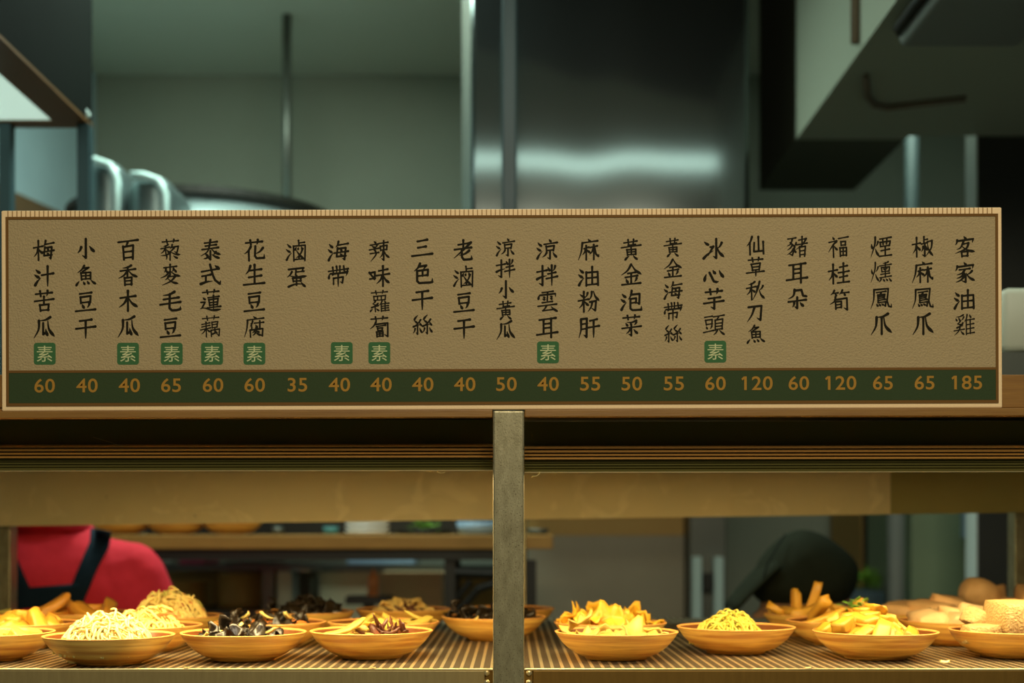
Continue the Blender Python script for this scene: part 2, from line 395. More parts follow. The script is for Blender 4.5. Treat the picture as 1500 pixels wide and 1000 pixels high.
# ---------------------------------------------------------------- brush lettering
# every character is a list of strokes on a 0-99 grid (x right, y down): a letter for the kind of stroke, then two digits per coordinate;
# @name + four numbers sets another character into a box.
GLYPHS = {
 '氵': 'd22107528 d04386254 t12969058',
 '艹': 'h03449534 v28043280 p70026480',
 '木l': 'h03369630 v52025498 p50380880 d60459264',
 '口': 'v12141892 z121690108488 h18848882',
 '日': 'v14081896 z141088068495 h18468444 h18888786',
 '田': 'v08101496 z081292089292 h12488846 v50085088 h14889086',
 '竹': 'p26020826 h18184416 d30203632 p66025026 h60189816 d74208032',
 '每': 'p30041032 h26229816 z243416788276 k224082367294 5888 h00609954 d44425250 d42645272',
 '火l': 'd12362256 p88266048 p56045040 0498 d58609290',
 '糸': 'd54042024 d20264840 p82261556 t12588650 d72389054 k52565296 3888 p28680890 d72669488',
 '畐': 'h06129606 @口22247848 @田14528698',
 '隹': 'p34040838 v26262898 d56046818 h28309826 h28529448 h28729468 h28949990 v62286494',
 '梅': '@木l00034698 @每42039897',
 '汁': '@氵05103894 h40469540 s68056899',
 '苦': '@艹08009232 h06489642 v50285064 @口24627898',
 '瓜': 'p80043018 p261824600299 z46304684 6274 d58606688 n682274629996',
 '小': 'k52045294 3682 p30421468 d70409064',
 '魚': 'p44041236 z361666143632 @田24347872 d20780696 d40804692 d58786690 d76749692',
 '豆': 'h22147810 v26302858 z263074267256 h28567254 d34644280 p68625880 h03959691',
 '干': 'h22167812 h04529646 s50165099',
 '百': 'h05149808 p50143836 v28363298 z283876327497 h34627060 h34907488',
 '香': 'p66042614 h14288622 v50124854 p48300662 n53289660 @日28587498',
 '木': 'h14368630 v50045099 p47380880 n53389682',
 '藜': '@艹10009222 p40241832 h06424636 v28303066 p26440664 d34484862 p60265044 k54389034 8266 7058 p70403662 p50640674 n54609874 v50665098 p34783294 d66788490',
 '麥': 'h20168012 v50025052 p30222238 d30263840 p66226036 d68227838 p48360464 n54369860 z42564060 p46542674 h38607458 p76585282 1298 n40708894',
 '毛': 'p70061620 h18409034 h02649856 k48164682 5894 8094 9890 9878',
 '泰': 'h22168212 h26307826 h10468840 p50023854 0476 n54449874 k50545096 3886 d26643878 p40821890 p76606472 d58729090',
 '式': 'h08349024 k48026050 7278 9496 9882 d72088820 h10565050 v28562884 t04926082',
 '蓮': '@艹10009222 d14342444 z04562456 1082 n02862284 5896 9994 h38369032 v42464674 z424686428272 h46608258 h46728270 h34849880 s64266494',
 '藕': '@艹08009224 h08384632 h08504644 h02645056 v28283098 p26600684 d32624674 v56305858 z563084288054 h58428040 h58568054 k52685496 v52685498 z52689264 k92649096 7886 v70567084 t60867880 d74728084',
 '花': '@艹08029230 p34340466 v24522699 k56325478 6290 9090 9890 9874 p92425868',
 '生': 'p32081046 h26308426 h24628456 v52045292 h00969892',
 '腐': 'd46025812 h16189412 p181814600299 p42243048 v36363860 h50349432 k76247664 6458 d56426454 v30663299 k306690628896 7688 p58565274 p54664080 d56687278 p56784292 d58807892',
 '滷': '@氵00083094 v60026224 h62148812 v36283898 z362892269099 h40928890 d50344446 d74327846 p80424886 d48468288 d60365844 d62766284',
 '蛋': 'k12148410 7426 v48124642 h48288426 p28260650 n22465452 9850 @口26547674 v50465090 p12968488 d72789098',
 '帶': 'h04269818 v24082840 p42044038 v58045838 k76048034 9630 9220 z24442444 h30407236 d10380660 k143894368850 v28602888 z2860 7256 k74567084 6078 s50445099',
 '海': '@氵02083096 @每32039898',
 '辣': 'd26043412 h08224618 d16263236 p40243036 h04445038 h08624858 p28443666 1099 h50169212 v56305850 z563088268646 h58488646 k72047296 6288 p70525484 n74529986',
 '味': 'v04322864 z043430302862 h06623060 h48269020 h36489842 v68046899 p66483886 n70489986',
 '蘿': '@艹10009220 v24262646 z242680247844 h26447844 v42264244 v60266044 p32501860 d20624670 p44601476 t14784674 v30763298 d18860896 d36844894 @隹46489699',
 '蔔': '@艹08009222 p34240656 k283690329096 7486 h36468042 @口38526868 @田34707096',
 '三': 'h28187412 h30486844 h02869880',
 '色': 'p40041238 k361870145434 z263878347662 v52385262 h28627660 k26382686 3696 8696 9894 9878',
 '絲': '@糸02025098 @糸46029898',
 '老': 'h24248018 v48044842 h06468640 p84165048 0486 p76543074 k40524284 5096 7896 8894 8680',
 '涼': '@氵00083094 d60046814 h36269820 v46364860 z463884348058 h48568054 k64586496 5290 p48662886 d78669488',
 '拌': 'h02324826 k28042896 1286 t02664852 d54126228 p88087830 h54449038 h46669858 s72047299',
 '黃': 'h16187812 v36043828 v62046026 h04409632 h36307028 @田26487678 v50365050 d40822298 d60807898',
 '雲': 'h26087804 d14180838 k162088169030 v52085046 d30283832 d28383842 d64267230 d64367240 h26567452 h06729466 p46722892 h28948490 d68769699',
 '耳': 'h12149008 v32143278 v68106899 h34346632 h34546652 h00849876',
 '麻': 'd48025814 h18189212 p201814620099 h28465040 v38323899 p36482074 d40505464 h56429036 v74307499 p72465474 k78448474 9686 9876',
 '油': '@氵00083094 v38323896 z383492329496 h42609058 v66086690 h40929090',
 '粉': 'd08163030 p44103430 h00464840 v26042699 p24480480 d30504668 p64065046 n72049950 k545484508096 6484 p66544698',
 '肝': 'p12121260 0298 k121040083896 2686 h14344032 h14583856 h54208814 h46529846 s72207299',
 '金': 'p50020450 n52029850 h34447040 h22628056 v50445090 d26703486 p76686684 h06969492',
 '泡': '@氵00083094 p52043644 k48229020 8868 7258 z48427440 7262 h48627260 k46424688 5696 9096 9896 9880',
 '菜': '@艹08009224 p74262832 d24363248 d46345046 p74346446 h06609654 k50505096 3888 p46622686 d62687886',
 '冰': 'd06162430 t02944860 k62046296 4886 h34424840 p48403266 2482 p88246850 n64389992',
 '心': 'd14480676 k30405082 6286 7284 d46305644 d76329462',
 '芋': '@艹08029232 h24468042 h02689660 k52445296 3686',
 '頭': 'h06144210 v10281450 z102842264048 h14484246 d14581868 p40563270 h00864878 h48149808 p72146028 v56305678 z563092268874 h58469044 h58608858 h58749072 p66784899 d76789899',
 '仙': 'p32040452 v20362299 v66066880 z44364284 9082 v92349498',
 '草': '@艹10009226 v28343668 z283476307066 h32507248 h32667064 h02809674 s52665299',
 '秋': 'p46041218 h02385030 v28143099 p26400472 d34464658 p60305254 p90287250 p72046050 3699 n70509996',
 '刀': 'k12188214 7690 5878 p44203060 0696',
 '豬': 'h06124408 p28122036 0246 k183040502890 1282 p28420464 p34580486 p46323450 n38564680 h58209414 v74047440 h48429836 p94144464 v62526499 z625490508698 h64728670 h64908888',
 '朵': 'p38083236 0850 k361270107838 9442 9036 h08649258 k50445096 3888 p36682890 d64707886',
 '福': 'd22042814 h04284022 p40262440 0274 v24442699 d30484264 @畐46009699',
 '桂': '@木l00054499 h54229016 v72047246 h48489842 h54709064 v72507294 h44969992',
 '筍': '@竹04009880 p34323052 0866 k304688409096 7486 v34563690 z34566254 6284 h36706068 h36846082',
 '煙': '@火l00004099 h44149808 v58146040 v78127638 v46304850 z463094269046 h48509046 h50709064 v70507094 h42969992',
 '燻': '@火l00004099 p84045810 h42229816 v52305450 z523090288848 d62346640 p78327440 h54508848 v70087076 h48629058 h44789872 p50844098 d60846694 d74848092 d88829896',
 '鳳': 'p161014600099 k161084087866 8692 9896 9882 h28247220 p50264034 v34363672 z343668346452 h36446442 h36526450 h34627058 h34727270 k72707090 6284 d28783488 d40784686 d52786084',
 '爪': 'p82043018 p281824620299 v52205299 n621870629994',
 '椒': '@木l00044098 v56045632 h58187216 h44387232 k60366096 4888 p52504474 d66487066 h72289424 p94249060 6497 n72369996',
 '客': 'd48025814 p16180840 k182292168832 p46263254 1462 h44386834 p70345860 0880 n38489976 @口32707099',
 '家': 'd48025814 p16180840 k182292168832 h26367632 p52364052 1460 k44465666 5696 3888 p46581476 p50681094 p86446260 n58549990',
 '雞': 'p44041012 d08201430 d22162830 p46143430 p30321446 d16464050 p42421860 t14644456 h00784872 p28642082 0299 d32804696 @隹44009699',
}
NAMES = [  # x of the column, characters, y of each, x / y of the green stamp, price
 (65, '梅汁苦瓜', (366, 404, 441, 479), (66, 518), '60'), (126, '小魚豆干', (364, 403, 441, 480), None, '40'),
 (188, '百香木瓜', (365, 403, 440, 478), (188, 518), '40'), (250, '藜麥毛豆', (366, 402, 441, 479), (252, 518), '65'),
 (309, '泰式蓮藕', (366, 402, 440, 478), (311, 518), '60'), (373, '花生豆腐', (366, 402, 441, 478), (373, 518), '60'),
 (435, '滷蛋', (367, 405), None, '35'), (496, '海帶', (367, 404), (501, 517), '40'),
 (556, '辣味蘿蔔', (367, 404, 441, 479), (556, 517), '40'), (619, '三色干絲', (363, 400, 438, 475), None, '40'),
 (680, '老滷豆干', (366, 405, 442, 480), None, '40'), (741, '涼拌小黃瓜', (362, 393, 424, 454, 483), None, '50'),
 (802, '涼拌雲耳', (365, 403, 441, 479), (803, 516), '40'), (863, '麻油粉肝', (365, 404, 441, 479), None, '55'),
 (925, '黃金泡菜', (365, 402, 440, 477), None, '50'), (986, '黃金海帶絲', (362, 393, 425, 456, 488), None, '55'),
 (1046, '冰心芋頭', (364, 402, 438, 475), (1048, 515), '60'), (1107, '仙草秋刀魚', (359, 391, 425, 458, 489), None, '120'),
 (1168, '豬耳朵', (361, 399, 437), None, '60'), (1229, '福桂筍', (361, 400, 440), None, '120'),
 (1291, '煙燻鳳爪', (361, 398, 436, 474), None, '65'), (1352, '椒麻鳳爪', (361, 398, 436, 474), None, '65'),
 (1413, '客家油雞', (361, 399, 438, 475), None, '185')]
PROFILE = {  # width of the brush along a stroke
 'h': ((0, .85), (.12, .8), (.5, .68), (.85, .85), (1, 1.1)), 'v': ((0, 1.15), (.15, .9), (.6, .85), (1, .95)),
 's': ((0, 1.1), (.2, .9), (.7, .85), (1, .45)), 'p': ((0, 1.15), (.3, .95), (.75, .6), (1, .25)),
 'n': ((0, .45), (.4, .8), (.78, 1.4), (.9, 1.05), (1, .35)), 'd': ((0, .4), (.45, 1.0), (.8, 1.35), (1, 1.05)),
 't': ((0, 1.25), (.4, .95), (1, .25)), 'k': ((0, 1.0), (.5, .95), (.86, 1.0), (.9, 1.05), (1, .35)), 'z': ((0, .9), (.5, .9), (1, .95))}
def glyph_strokes(ch, box=(0, 0, 99, 99)):
    out = []
    x0, y0, x1, y1 = box
    toks = GLYPHS[ch].split()
    i = 0
    merged = []
    for t in toks:
        if t[0].isdigit(): merged[-1] += t
        else: merged.append(t)
    for t in merged:
        if t[0] == '@':
            n = [int(t[-8:][k:k + 2]) for k in (0, 2, 4, 6)]
            sub = (x0 + n[0] / 99 * (x1 - x0), y0 + n[1] / 99 * (y1 - y0), x0 + n[2] / 99 * (x1 - x0), y0 + n[3] / 99 * (y1 - y0))
            out += glyph_strokes(t[1:-8], sub)
        else:
            d = t[1:]
            pts = [(x0 + int(d[k:k + 2]) / 99 * (x1 - x0), y0 + int(d[k + 2:k + 4]) / 99 * (y1 - y0)) for k in range(0, len(d), 4)]
            out.append((t[0], pts))
    return out
def resample(kind, pts):
    """points along the stroke with the fraction of its length"""
    if kind in 'pnstd' or len(pts) < 3:
        P = [pts[0]] + list(pts) + [pts[-1]]
        if len(pts) == 2:  # a slight bend, as a brush gives
            (ax, ay), (bx, by) = pts
            bend = {'p': .10, 'n': .10, 't': .06, 'd': -.05}.get(kind, 0)
            mx, my = (ax + bx) / 2 + (by - ay) * bend * (1 if kind != 'n' else -1), (ay + by) / 2 - (bx - ax) * bend * (1 if kind != 'n' else -1)
            pts = [pts[0], (mx, my), pts[1]]
            P = [pts[0]] + pts + [pts[-1]]
        out = []
        for k in range(len(pts) - 1):
            p0, p1, p2, p3 = P[k], P[k + 1], P[k + 2], P[k + 3]
            for s in range(5):
                u = s / 5
                out.append(tuple(.5 * (2 * p1[a] + (p2[a] - p0[a]) * u + (2 * p0[a] - 5 * p1[a] + 4 * p2[a] - p3[a]) * u * u
                                       + (3 * p1[a] - p0[a] - 3 * p2[a] + p3[a]) * u ** 3) for a in (0, 1)))
        out.append(pts[-1])
    else:
        out = list(pts)
    L = [0]
    for a, b in zip(out, out[1:]): L.append(L[-1] + math.hypot(b[0] - a[0], b[1] - a[1]))
    return [(p, l / max(L[-1], 1e-6)) for p, l in zip(out, L)]
def profile_at(kind, f):
    pr = PROFILE[kind]
    for (a, wa), (b, wb) in zip(pr, pr[1:]):
        if f <= b: return wa + (wb - wa) * (f - a) / max(b - a, 1e-6)
    return pr[-1][1]
def brush_char(mb, ch, cx, cz, size, y):
    """lay one character into mb, centred on (cx, cz), facing -y"""
    st = glyph_strokes(ch)
    w = max(7.4, min(12.4, 13.6 - .33 * len(st)))
    k = size / 99
    for i, (kind, pts) in enumerate(st):
        yy = y - i * 4e-6
        sm = resample(kind, pts)
        Q = [(cx + (p[0] - 49.5) * k, cz - (p[1] - 49.5 - .055 * (p[0] - 49.5)) * k, profile_at(kind, f) * w * k * .5) for p, f in sm]
        for (ax, az, ra), (bx, bz, rb) in zip(Q, Q[1:]):
            dx, dz = bx - ax, bz - az
            L = math.hypot(dx, dz)
            if L < 1e-7: continue
            nx, nz = -dz / L, dx / L
            mb.face([(ax + nx * ra, yy, az + nz * ra), (ax - nx * ra, yy, az - nz * ra), (bx - nx * rb, yy, bz - nz * rb), (bx + nx * rb, yy, bz + nz * rb)], up=(0, -1, 0))
        for (ax, az, ra) in (Q if kind in 'kz' else (Q[0], Q[-1])):
            mb.face([(ax + ra * math.cos(a), yy - 2e-6, az + ra * math.sin(a)) for a in [j * math.pi / 5 for j in range(10)]], up=(0, -1, 0))
# ---------------------------------------------------------------- the room
def struct(name, mb, m, **k): return build(name, mb, m, kind='structure', **k)
struct('floor', MB().box((-4.2, -2.2, -.1), (4.2, 5.4, 0)), 'floor')
struct('ceiling', MB().box((-4.2, -2.2, 3.235), (4.2, 5.4, 3.33)), 'ceiling')
struct('wall_back', MB().box((-4.2, 5.2, 0), (4.2, 5.4, 3.24)), 'paint')
struct('wall_left', MB().box((-1.87, 2.95, 0), (-1.67, 5.2, 3.235)), 'left_paint')
struct('wall_right', MB().box((at(1432, 0, 3.6).x, 3.6, 0), (4.2, 3.68, 3.235)), 'dark_wall')
struct('trim_1', MB().box((at(1432, 0, 3.6).x - .004, 3.601, 0), (at(1432, 0, 3.6).x - .0003, 3.685, 3.235)), 'pale_trim')
struct('wall_front', MB().box((-4.2, -2.3, 0), (4.2, -2.1, 3.24)), 'paint')

# beam and duct below the ceiling at the right
hb = 2.50
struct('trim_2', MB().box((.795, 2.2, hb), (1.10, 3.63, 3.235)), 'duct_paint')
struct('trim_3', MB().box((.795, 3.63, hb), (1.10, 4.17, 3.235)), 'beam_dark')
struct('trim_5', MB().prism([(-.20, 3.55, 3.12), (-.20, 2.63, 3.12), (.945, 1.92, 3.12), (1.9, 1.33, 3.12), (1.9, 3.55, 3.12)], (0, 0, .114)), 'dark_wall')  # unseen dark soffit, added and shaped for its reflection in the hood
struct('trim_4', MB().box((1.10, 2.2, hb), (2.2, 3.60, 3.235)), 'duct_paint')
# ---------------------------------------------------------------- the serving counter
SHELF = EYE - 199 / F * 1.59          # top of the perforated shelf
YF = 1.543                            # front of the timber ledge
P0, P1 = at(722, 0, 1.54).x, at(768, 0, 1.54).x
counter = thing('serving_counter', (0, 1.54, 0), 'long steel serving counter with a centre post, perforated shelf and timber deck', 'counter')
pm = MB().box((P0, 1.54, .0), (P1, 1.578, at(0, 601.2, 1.54).z))
build('centre_post', pm, 'steel_post', counter, bevel=.0022, label='square worn steel post')
SX = 1.6
mb = MB().box((-SX, 1.592, SHELF - .0015), (SX, 2.53, SHELF))
build('perforated_shelf', mb, 'perforated', counter, label='perforated steel shelf sheet')
for s, a, b in ((-1, -SX, at(710, 0, 1.588).x), (1, at(781, 0, 1.588).x, SX)):
    mb = MB().box((a, 1.588, SHELF - .075), (b, 1.5915, SHELF - .002))
    build('front_rail', mb, 'rail_pale' if s < 0 else 'rail', counter, bevel=.001)
    mb = MB().tube([(a if s < 0 else P1 + .001, 1.589, SHELF - .0008), (P0 - .001 if s < 0 else b, 1.589, SHELF - .0008)], .0014, 8)
    build('front_lip', mb, 'lip', counter, label='bright rolled steel lip', smooth=True)
    x0, x1 = (b + .0006, P0 - .0004) if s < 0 else (P1 + .0004, a - .0006)
    build('joint_plate', MB().box((x0, 1.590, SHELF - .075), (x1, 1.593, SHELF - .003)), 'rail', counter)
    px = 713 if s < 0 else 775
    for py in (985.5, 999.5, 1013.5):
        c = at(px, py, 1.587)
        m2 = MB(); m2.tube([(c.x, 1.5902, c.z), (c.x, 1.5885, c.z), (c.x, 1.5872, c.z), (c.x, 1.5868, c.z)], [.0037, .0037, .0028, .0008], 16)
        build('rivet', m2, 'lip', counter, smooth=True)
for px in (0.5, 756.5, 1501):
    x = at(px, 0, 2.5).x
    build('rear_post', MB().box((x - .019, 2.5, 0), (x + .019, 2.538, 1.5385)), 'steel_post', counter, bevel=.002)
zd = at(0, 610.8, YF).z
build('deck', MB().box((-SX, 1.603, zd + .006), (SX, 2.54, zd + .012)), 'steel_dull', counter)
build('timber_board', MB().box((-SX, 1.5565, zd + .0125), (SX, 1.58, at(0, 548.5, 1.5565).z)), 'wood', counter, bevel=.001)
for a, b in ((-SX, P0 - .0005), (P1 + .0005, SX)):
    t0 = at(0, 599.8, 1.545).z
    build('timber_ledge', MB().prism([(a, YF, zd + .0028 * a), (b, YF, zd + .0028 * b), (b, YF, t0 + .0034 * b), (a, YF, t0 + .0034 * a)], (0, .013, 0)).prism([(a, 1.5565, zd + .0048), (b, 1.5565, zd + .0048), (b, 1.5565, zd + .0118), (a, 1.5565, zd + .0118)], (0, .045, 0)), 'wood', counter, bevel=.0012)
build('base_cabinet', MB().box((-SX, 1.64, 0), (SX, 2.5, SHELF - .08)).box((-SX, 1.66, SHELF - .08), (SX, 1.68, SHELF - .0018)).box((-SX, 2.46, SHELF - .08), (SX, 2.48, SHELF - .0018)), 'steel_dull', counter)

# lamp housings: a dark recess, bronze ridges, a thin bright lower lip, the diffuser underneath
def housing(a, b, where):
    t = thing('lamp_housing', ((a + b) / 2, 1.60, 1.476), 'dark bronze lamp housing with ridged front under the deck, %s of the centre post' % where, 'lamp', 'lamp housings under the deck')
    Y = 1.598
    z = lambda py: at(0, py, Y).z
    ridges = [(651, 655.5), (656.8, 661), (662.3, 666), (667.2, 671)]
    body = MB()
    outline = [(a, Y + .014, zd + .0018), (a, Y + .014, z(649)), (a, Y + .004, z(650)), (a, Y + .004, z(689)), (a, Y + .012, z(690)), (a, Y + .014, 1.4802), (a, Y + .085, 1.4802), (a, Y + .085, zd + .0018)]
    body.prism(outline, (b - a, 0, 0))
    build('body', body, 'housing', t)
    for k, (t0, t1) in enumerate(ridges):
        r = MB().prism([(a, Y + .0045, z(t0)), (a, Y + .0005, z(t0 + 1.2)), (a, Y - .001, z(t1)), (a, Y + .0045, z(t1 + .3))], (b - a, 0, 0))
        build('ridge', r, 'ridge', t)
    for k in (675, 679, 683):
        r = MB().prism([(a, Y + .0045, z(k)), (a, Y + .002, z(k + .8)), (a, Y + .0045, z(k + 2))], (b - a, 0, 0))
        build('groove_bead', r, 'housing', t)
    build('lower_lip', MB().box((a, Y + .001, z(690.6)), (b, Y + .0038, z(689.4))), 'lip', t)
    build('diffuser', MB().box((a + .02, Y + .036, 1.4792), (b - .02, Y + .07, 1.4800)), 'lamp', t, label='glowing warm strip')
    t.rotation_euler.y = -.0016
    return t
housing(-SX, P0 - .0008, 'left')
housing(P1 + .0008, SX, 'right')

# stained steel fascia sheets at the back of the counter
def fascia(px0, px1, label, m='fascia'):
    Y = 2.44
    def yb(px): return 770.5 - (px / 1500) * 20
    def zt(): return EYE + .128
    p = [at(px0, yb(px0), Y), at(px1, yb(px1), Y)]
    mb = MB().prism([(p[0].x, Y, p[0].z), (p[1].x, Y, p[1].z), (p[1].x, Y, zt()), (p[0].x, Y, zt())], (0, .003, 0))
    o = build('fascia_sheet', mb, m, loc=((p[0].x + p[1].x) / 2, Y, p[0].z), label=label, cat='metal sheet', group='fascia sheets at the back of the counter')
    return o
fascia(-260, 1070.6, 'longest stained steel fascia sheet, with pale smears, above the bowls left of the seam')
fascia(1071, 1304.5, 'short stained steel fascia sheet between two vertical seams, above the dark cap')
M['fascia_dull'] = mat('dull olive steel sheet', (176, 162, 92), .6, .1, noise=(6, .7), col2=(160, 146, 80))
fascia(1305, 1900, 'dull olive steel fascia sheet above the brown tofu bowls, right of both seams', 'fascia_dull')

# curled fibre and crumbs caught on the metal
def fibre(pts, r, label, m='tofu_shred'):
    build('lint_fibre', MB().tube(pts, r, 5), m, loc=tuple(pts[0]), label=label, cat='lint', smooth=True)
fibre([at(a, b, 1.596) for a, b in ((791, 690.6), (790, 694), (786, 697), (780, 697.2), (778, 699.5))], .0003, 'pale curled fibre hanging from the lamp lip right of the post')
fibre([at(a, b, 1.597) for a, b in ((640, 690.5), (644, 692.6), (648, 693), (652, 691))], .0003, 'pale fibre under the lamp lip left of the post')

fibre([at(a, b, 1.594) for a, b in ((136, 640), (150, 644), (164, 648.5), (172, 651), (180, 653.5))], .00022, 'fine pale thread across the recess of the left lamp housing', 'lint')
# white box on the deck behind the sign's right end
w = thing('switch_box', (1.04, 2.1, zd + .012), 'white plastic box on a grey base behind the right end of the sign', 'box')
a = at(1470, 420, 2.1); b = at(1600, 515, 2.1)
build('body', MB().box((a.x, 2.1, b.z), (b.x, 2.3, a.z)), 'white_plastic', w, bevel=.012, smooth=True)
build('base', MB().box((a.x - .003, 2.1, zd + .0121), (b.x, 2.3, b.z - .0005)), 'steel_dull', w)
# ---------------------------------------------------------------- the menu sign
YS = 1.545
ks = YS / F
SC = at(735.5, 599.6, YS)             # middle of the lower edge
sign = thing('menu_sign', tuple(SC), 'long beige menu board with black brush lettering and a dark green price band', 'sign')
def sp(px, py, dy=0.):                # photo pixel -> point on the face of the (untilted) board
    q = py + .0034 * (px - 735.5)
    return Vector((SC.x + (px - 735.5) * ks, YS + dy, SC.z + (599.6 - q) * ks))
def srect(mb, x0, y0, x1, y1, dy, th, m=0):
    a = Vector((SC.x + (x0 - 735.5) * ks, 0, SC.z + (599.6 - y0) * ks)); b = Vector((SC.x + (x1 - 735.5) * ks, 0, SC.z + (599.6 - y1) * ks))
    return mb.box((a.x, YS + dy, a.z), (b.x, YS + dy + th, b.z), m)
build('board', srect(MB(), 2.5, 305.8, 1468.5, 599.6, 0, .0095), 'board', sign, bevel=.0015, label='tan fluted board')
mb = MB()
x = 12.0
while x < 1458:                        # brown lines painting the shade of the flute grooves, top margin
    srect(mb, x, 306.6, x + 1.5, 315.0, -.0004, .0006); x += 6.55
build('flute_shade_lines', mb, 'flute', sign, label='thin brown lines for the shade in the flutes')
build('printed_sheet', srect(MB(), 9.5, 315.4, 1462.5, 592.4, -.0004, .00045), 'paper', sign, label='beige embossed paper face')
build('price_band', srect(MB(), 13.5, 543.6, 1458.5, 588.0, -.0008, .0004), 'sign_green', sign, label='dark green price band')
mb = MB()
for r in ((9.5, 315.4, 1462.5, 319.2), (9.5, 588.2, 1462.5, 592.4), (9.5, 319.2, 13.4, 588.2), (1458.6, 319.2, 1462.5, 588.2), (13.4, 540.2, 1458.6, 543.8)):
    srect(mb, *r, -.0011, .0008)
build('border_line', mb, 'sign_brown', sign, label='brown border line')
def text_mb(body, height, cx, cz, y, offset=0., wide=1., stretch=1.):
    cu = bpy.data.curves.new('tmp', 'FONT'); cu.body = body; cu.align_x = 'CENTER'; cu.offset = offset; cu.size = 1
    cu.resolution_u = 4; cu.space_character = wide
    o = bpy.data.objects.new('tmp', cu); COL.objects.link(o); bpy.context.view_layer.update()
    me = o.to_mesh()
    xs = [v.co.x for v in me.vertices]; ys = [v.co.y for v in me.vertices]
    k = height / (max(ys) - min(ys)); mx = (max(xs) + min(xs)) / 2; my = (max(ys) + min(ys)) / 2
    out = MB()
    out.v = [(cx + (v.co.x - mx) * k * stretch, y, cz + (v.co.y - my) * k) for v in me.vertices]
    out.f = [tuple(p.vertices) for p in me.polygons]; out.m = [0] * len(out.f)
    if body[0] == '1':                 # the flag of the figure one
        x0 = cx + (min(xs) - mx) * k * stretch; t = cz + height / 2; h = height
        out.face([(x0, y, t - .003 * h), (x0 - .20 * h, y, t - .17 * h), (x0 - .13 * h, y, t - .30 * h), (x0 + .01 * h, y, t - .19 * h)], up=(0, -1, 0))
        out.v = [(v[0] + .09 * h, v[1], v[2]) for v in out.v]
    o.to_mesh_clear(); bpy.data.objects.remove(o); bpy.data.curves.remove(cu)
    return out
price_x = (66, 128, 190, 251, 312.5, 373.5, 436, 497.5, 558.5, 619.5, 681, 742, 803, 864.5, 925.5, 987, 1048, 1109, 1170, 1231.5, 1293, 1354, 1416)
for (cx, chars, ys, stampxy, price), px in zip(NAMES, price_x):
    mb = MB()
    for ch, cy in zip(chars, ys):
        p = sp(cx, cy)
        brush_char(mb, ch, p.x, p.z, (30.5 if len(chars) < 5 else 27) * ks, YS - .0006)
    build('dish_name', mb, 'ink', sign, label='black brush lettering ' + chars, merge=False)
    p = sp(px, 565.5 - .0034 * (px - 735.5) * 1.0 - (.0016 * (px - 735.5)) * .0 - 3.0)
    build('price', text_mb(price, 20.5 * ks, p.x, p.z, YS - .00115, .012, 1.06, 1.09), 'gold', sign, label='ochre price ' + price, merge=False)
    if stampxy:
        p = sp(*stampxy); h = 16 * ks; r = 4.2 * ks
        pts = []
        for ca, sx_, sz_ in ((0, 1, 1), (90, -1, 1), (180, -1, -1), (270, 1, -1)):
            for d in range(0, 91, 15):
                an = math.radians(ca + d)
                pts.append((p.x + sx_ * (h - r) + r * math.cos(an), YS - .0006, p.z + sz_ * (h - r) + r * math.sin(an)))
        st = build('vegetarian_stamp', MB().prism(pts, (0, .0003, 0)), 'stamp', sign, label='green stamp below ' + chars)
        build('stamp_character', text_mb('素', 23.5 * ks, p.x, p.z, YS - .0009, 0), 'stamp_ink', st, label='pale character on the stamp', loc=tuple(SC), merge=False)
sign.rotation_euler.y = -.0034
# ---------------------------------------------------------------- bowls
RIM, BH = .0825, .0365
def bowl_parts():
    outer = [(.034, .0030), (.046, .0042), (.055, .0080), (.0635, .0138), (.0710, .0208), (.0768, .0284), (.0806, .0346)]
    inner = [(.0782, .0346), (.0745, .0285), (.0685, .0212), (.0610, .0150), (.052, .0108), (.030, .0088), (.0006, .0086)]
    t = thing('serving_bowl', (0, 0, 0), 'x', 'bowl')
    build('bowl_wall', MB().lathe(outer, seg=56), 'bowl', t, smooth=True)
    build('bowl_inside', MB().lathe(inner, seg=56), 'bowl_in', t, smooth=True, label='wet inside with shade painted dark brown')
    build('rim', MB().lathe([(.0806, .0346), (.0815, .0353), (.0815, .0362), (.0803, .0368), (.0790, .0364), (.0782, .0346)], seg=56), 'bowl_rim', t, smooth=True, label='pale worn rim')
    build('foot_ring', MB().lathe([(.034, .0031), (.0335, .0), (.0395, .0), (.0415, .0036)], seg=40), 'bowl', t, smooth=True)
    return t
BOWL0 = bowl_parts()
first_bowl = [True]
def bowl(cx, Y, label, tilt=0., group='tan bowls on the perforated shelf', z=None, scale=1.):
    b = BOWL0 if first_bowl[0] else dup(BOWL0)
    first_bowl[0] = False
    x = (cx - HX) / F * Y
    b.location = (x, Y, SHELF + .0004 if z is None else z)
    b.rotation_euler = (0, tilt, R.uniform(0, 6.28) if not tilt else 0)
    b.scale = (scale,) * 3
    tag(b, label, 'bowl', group)
    return Vector((x, Y, b.location.z))

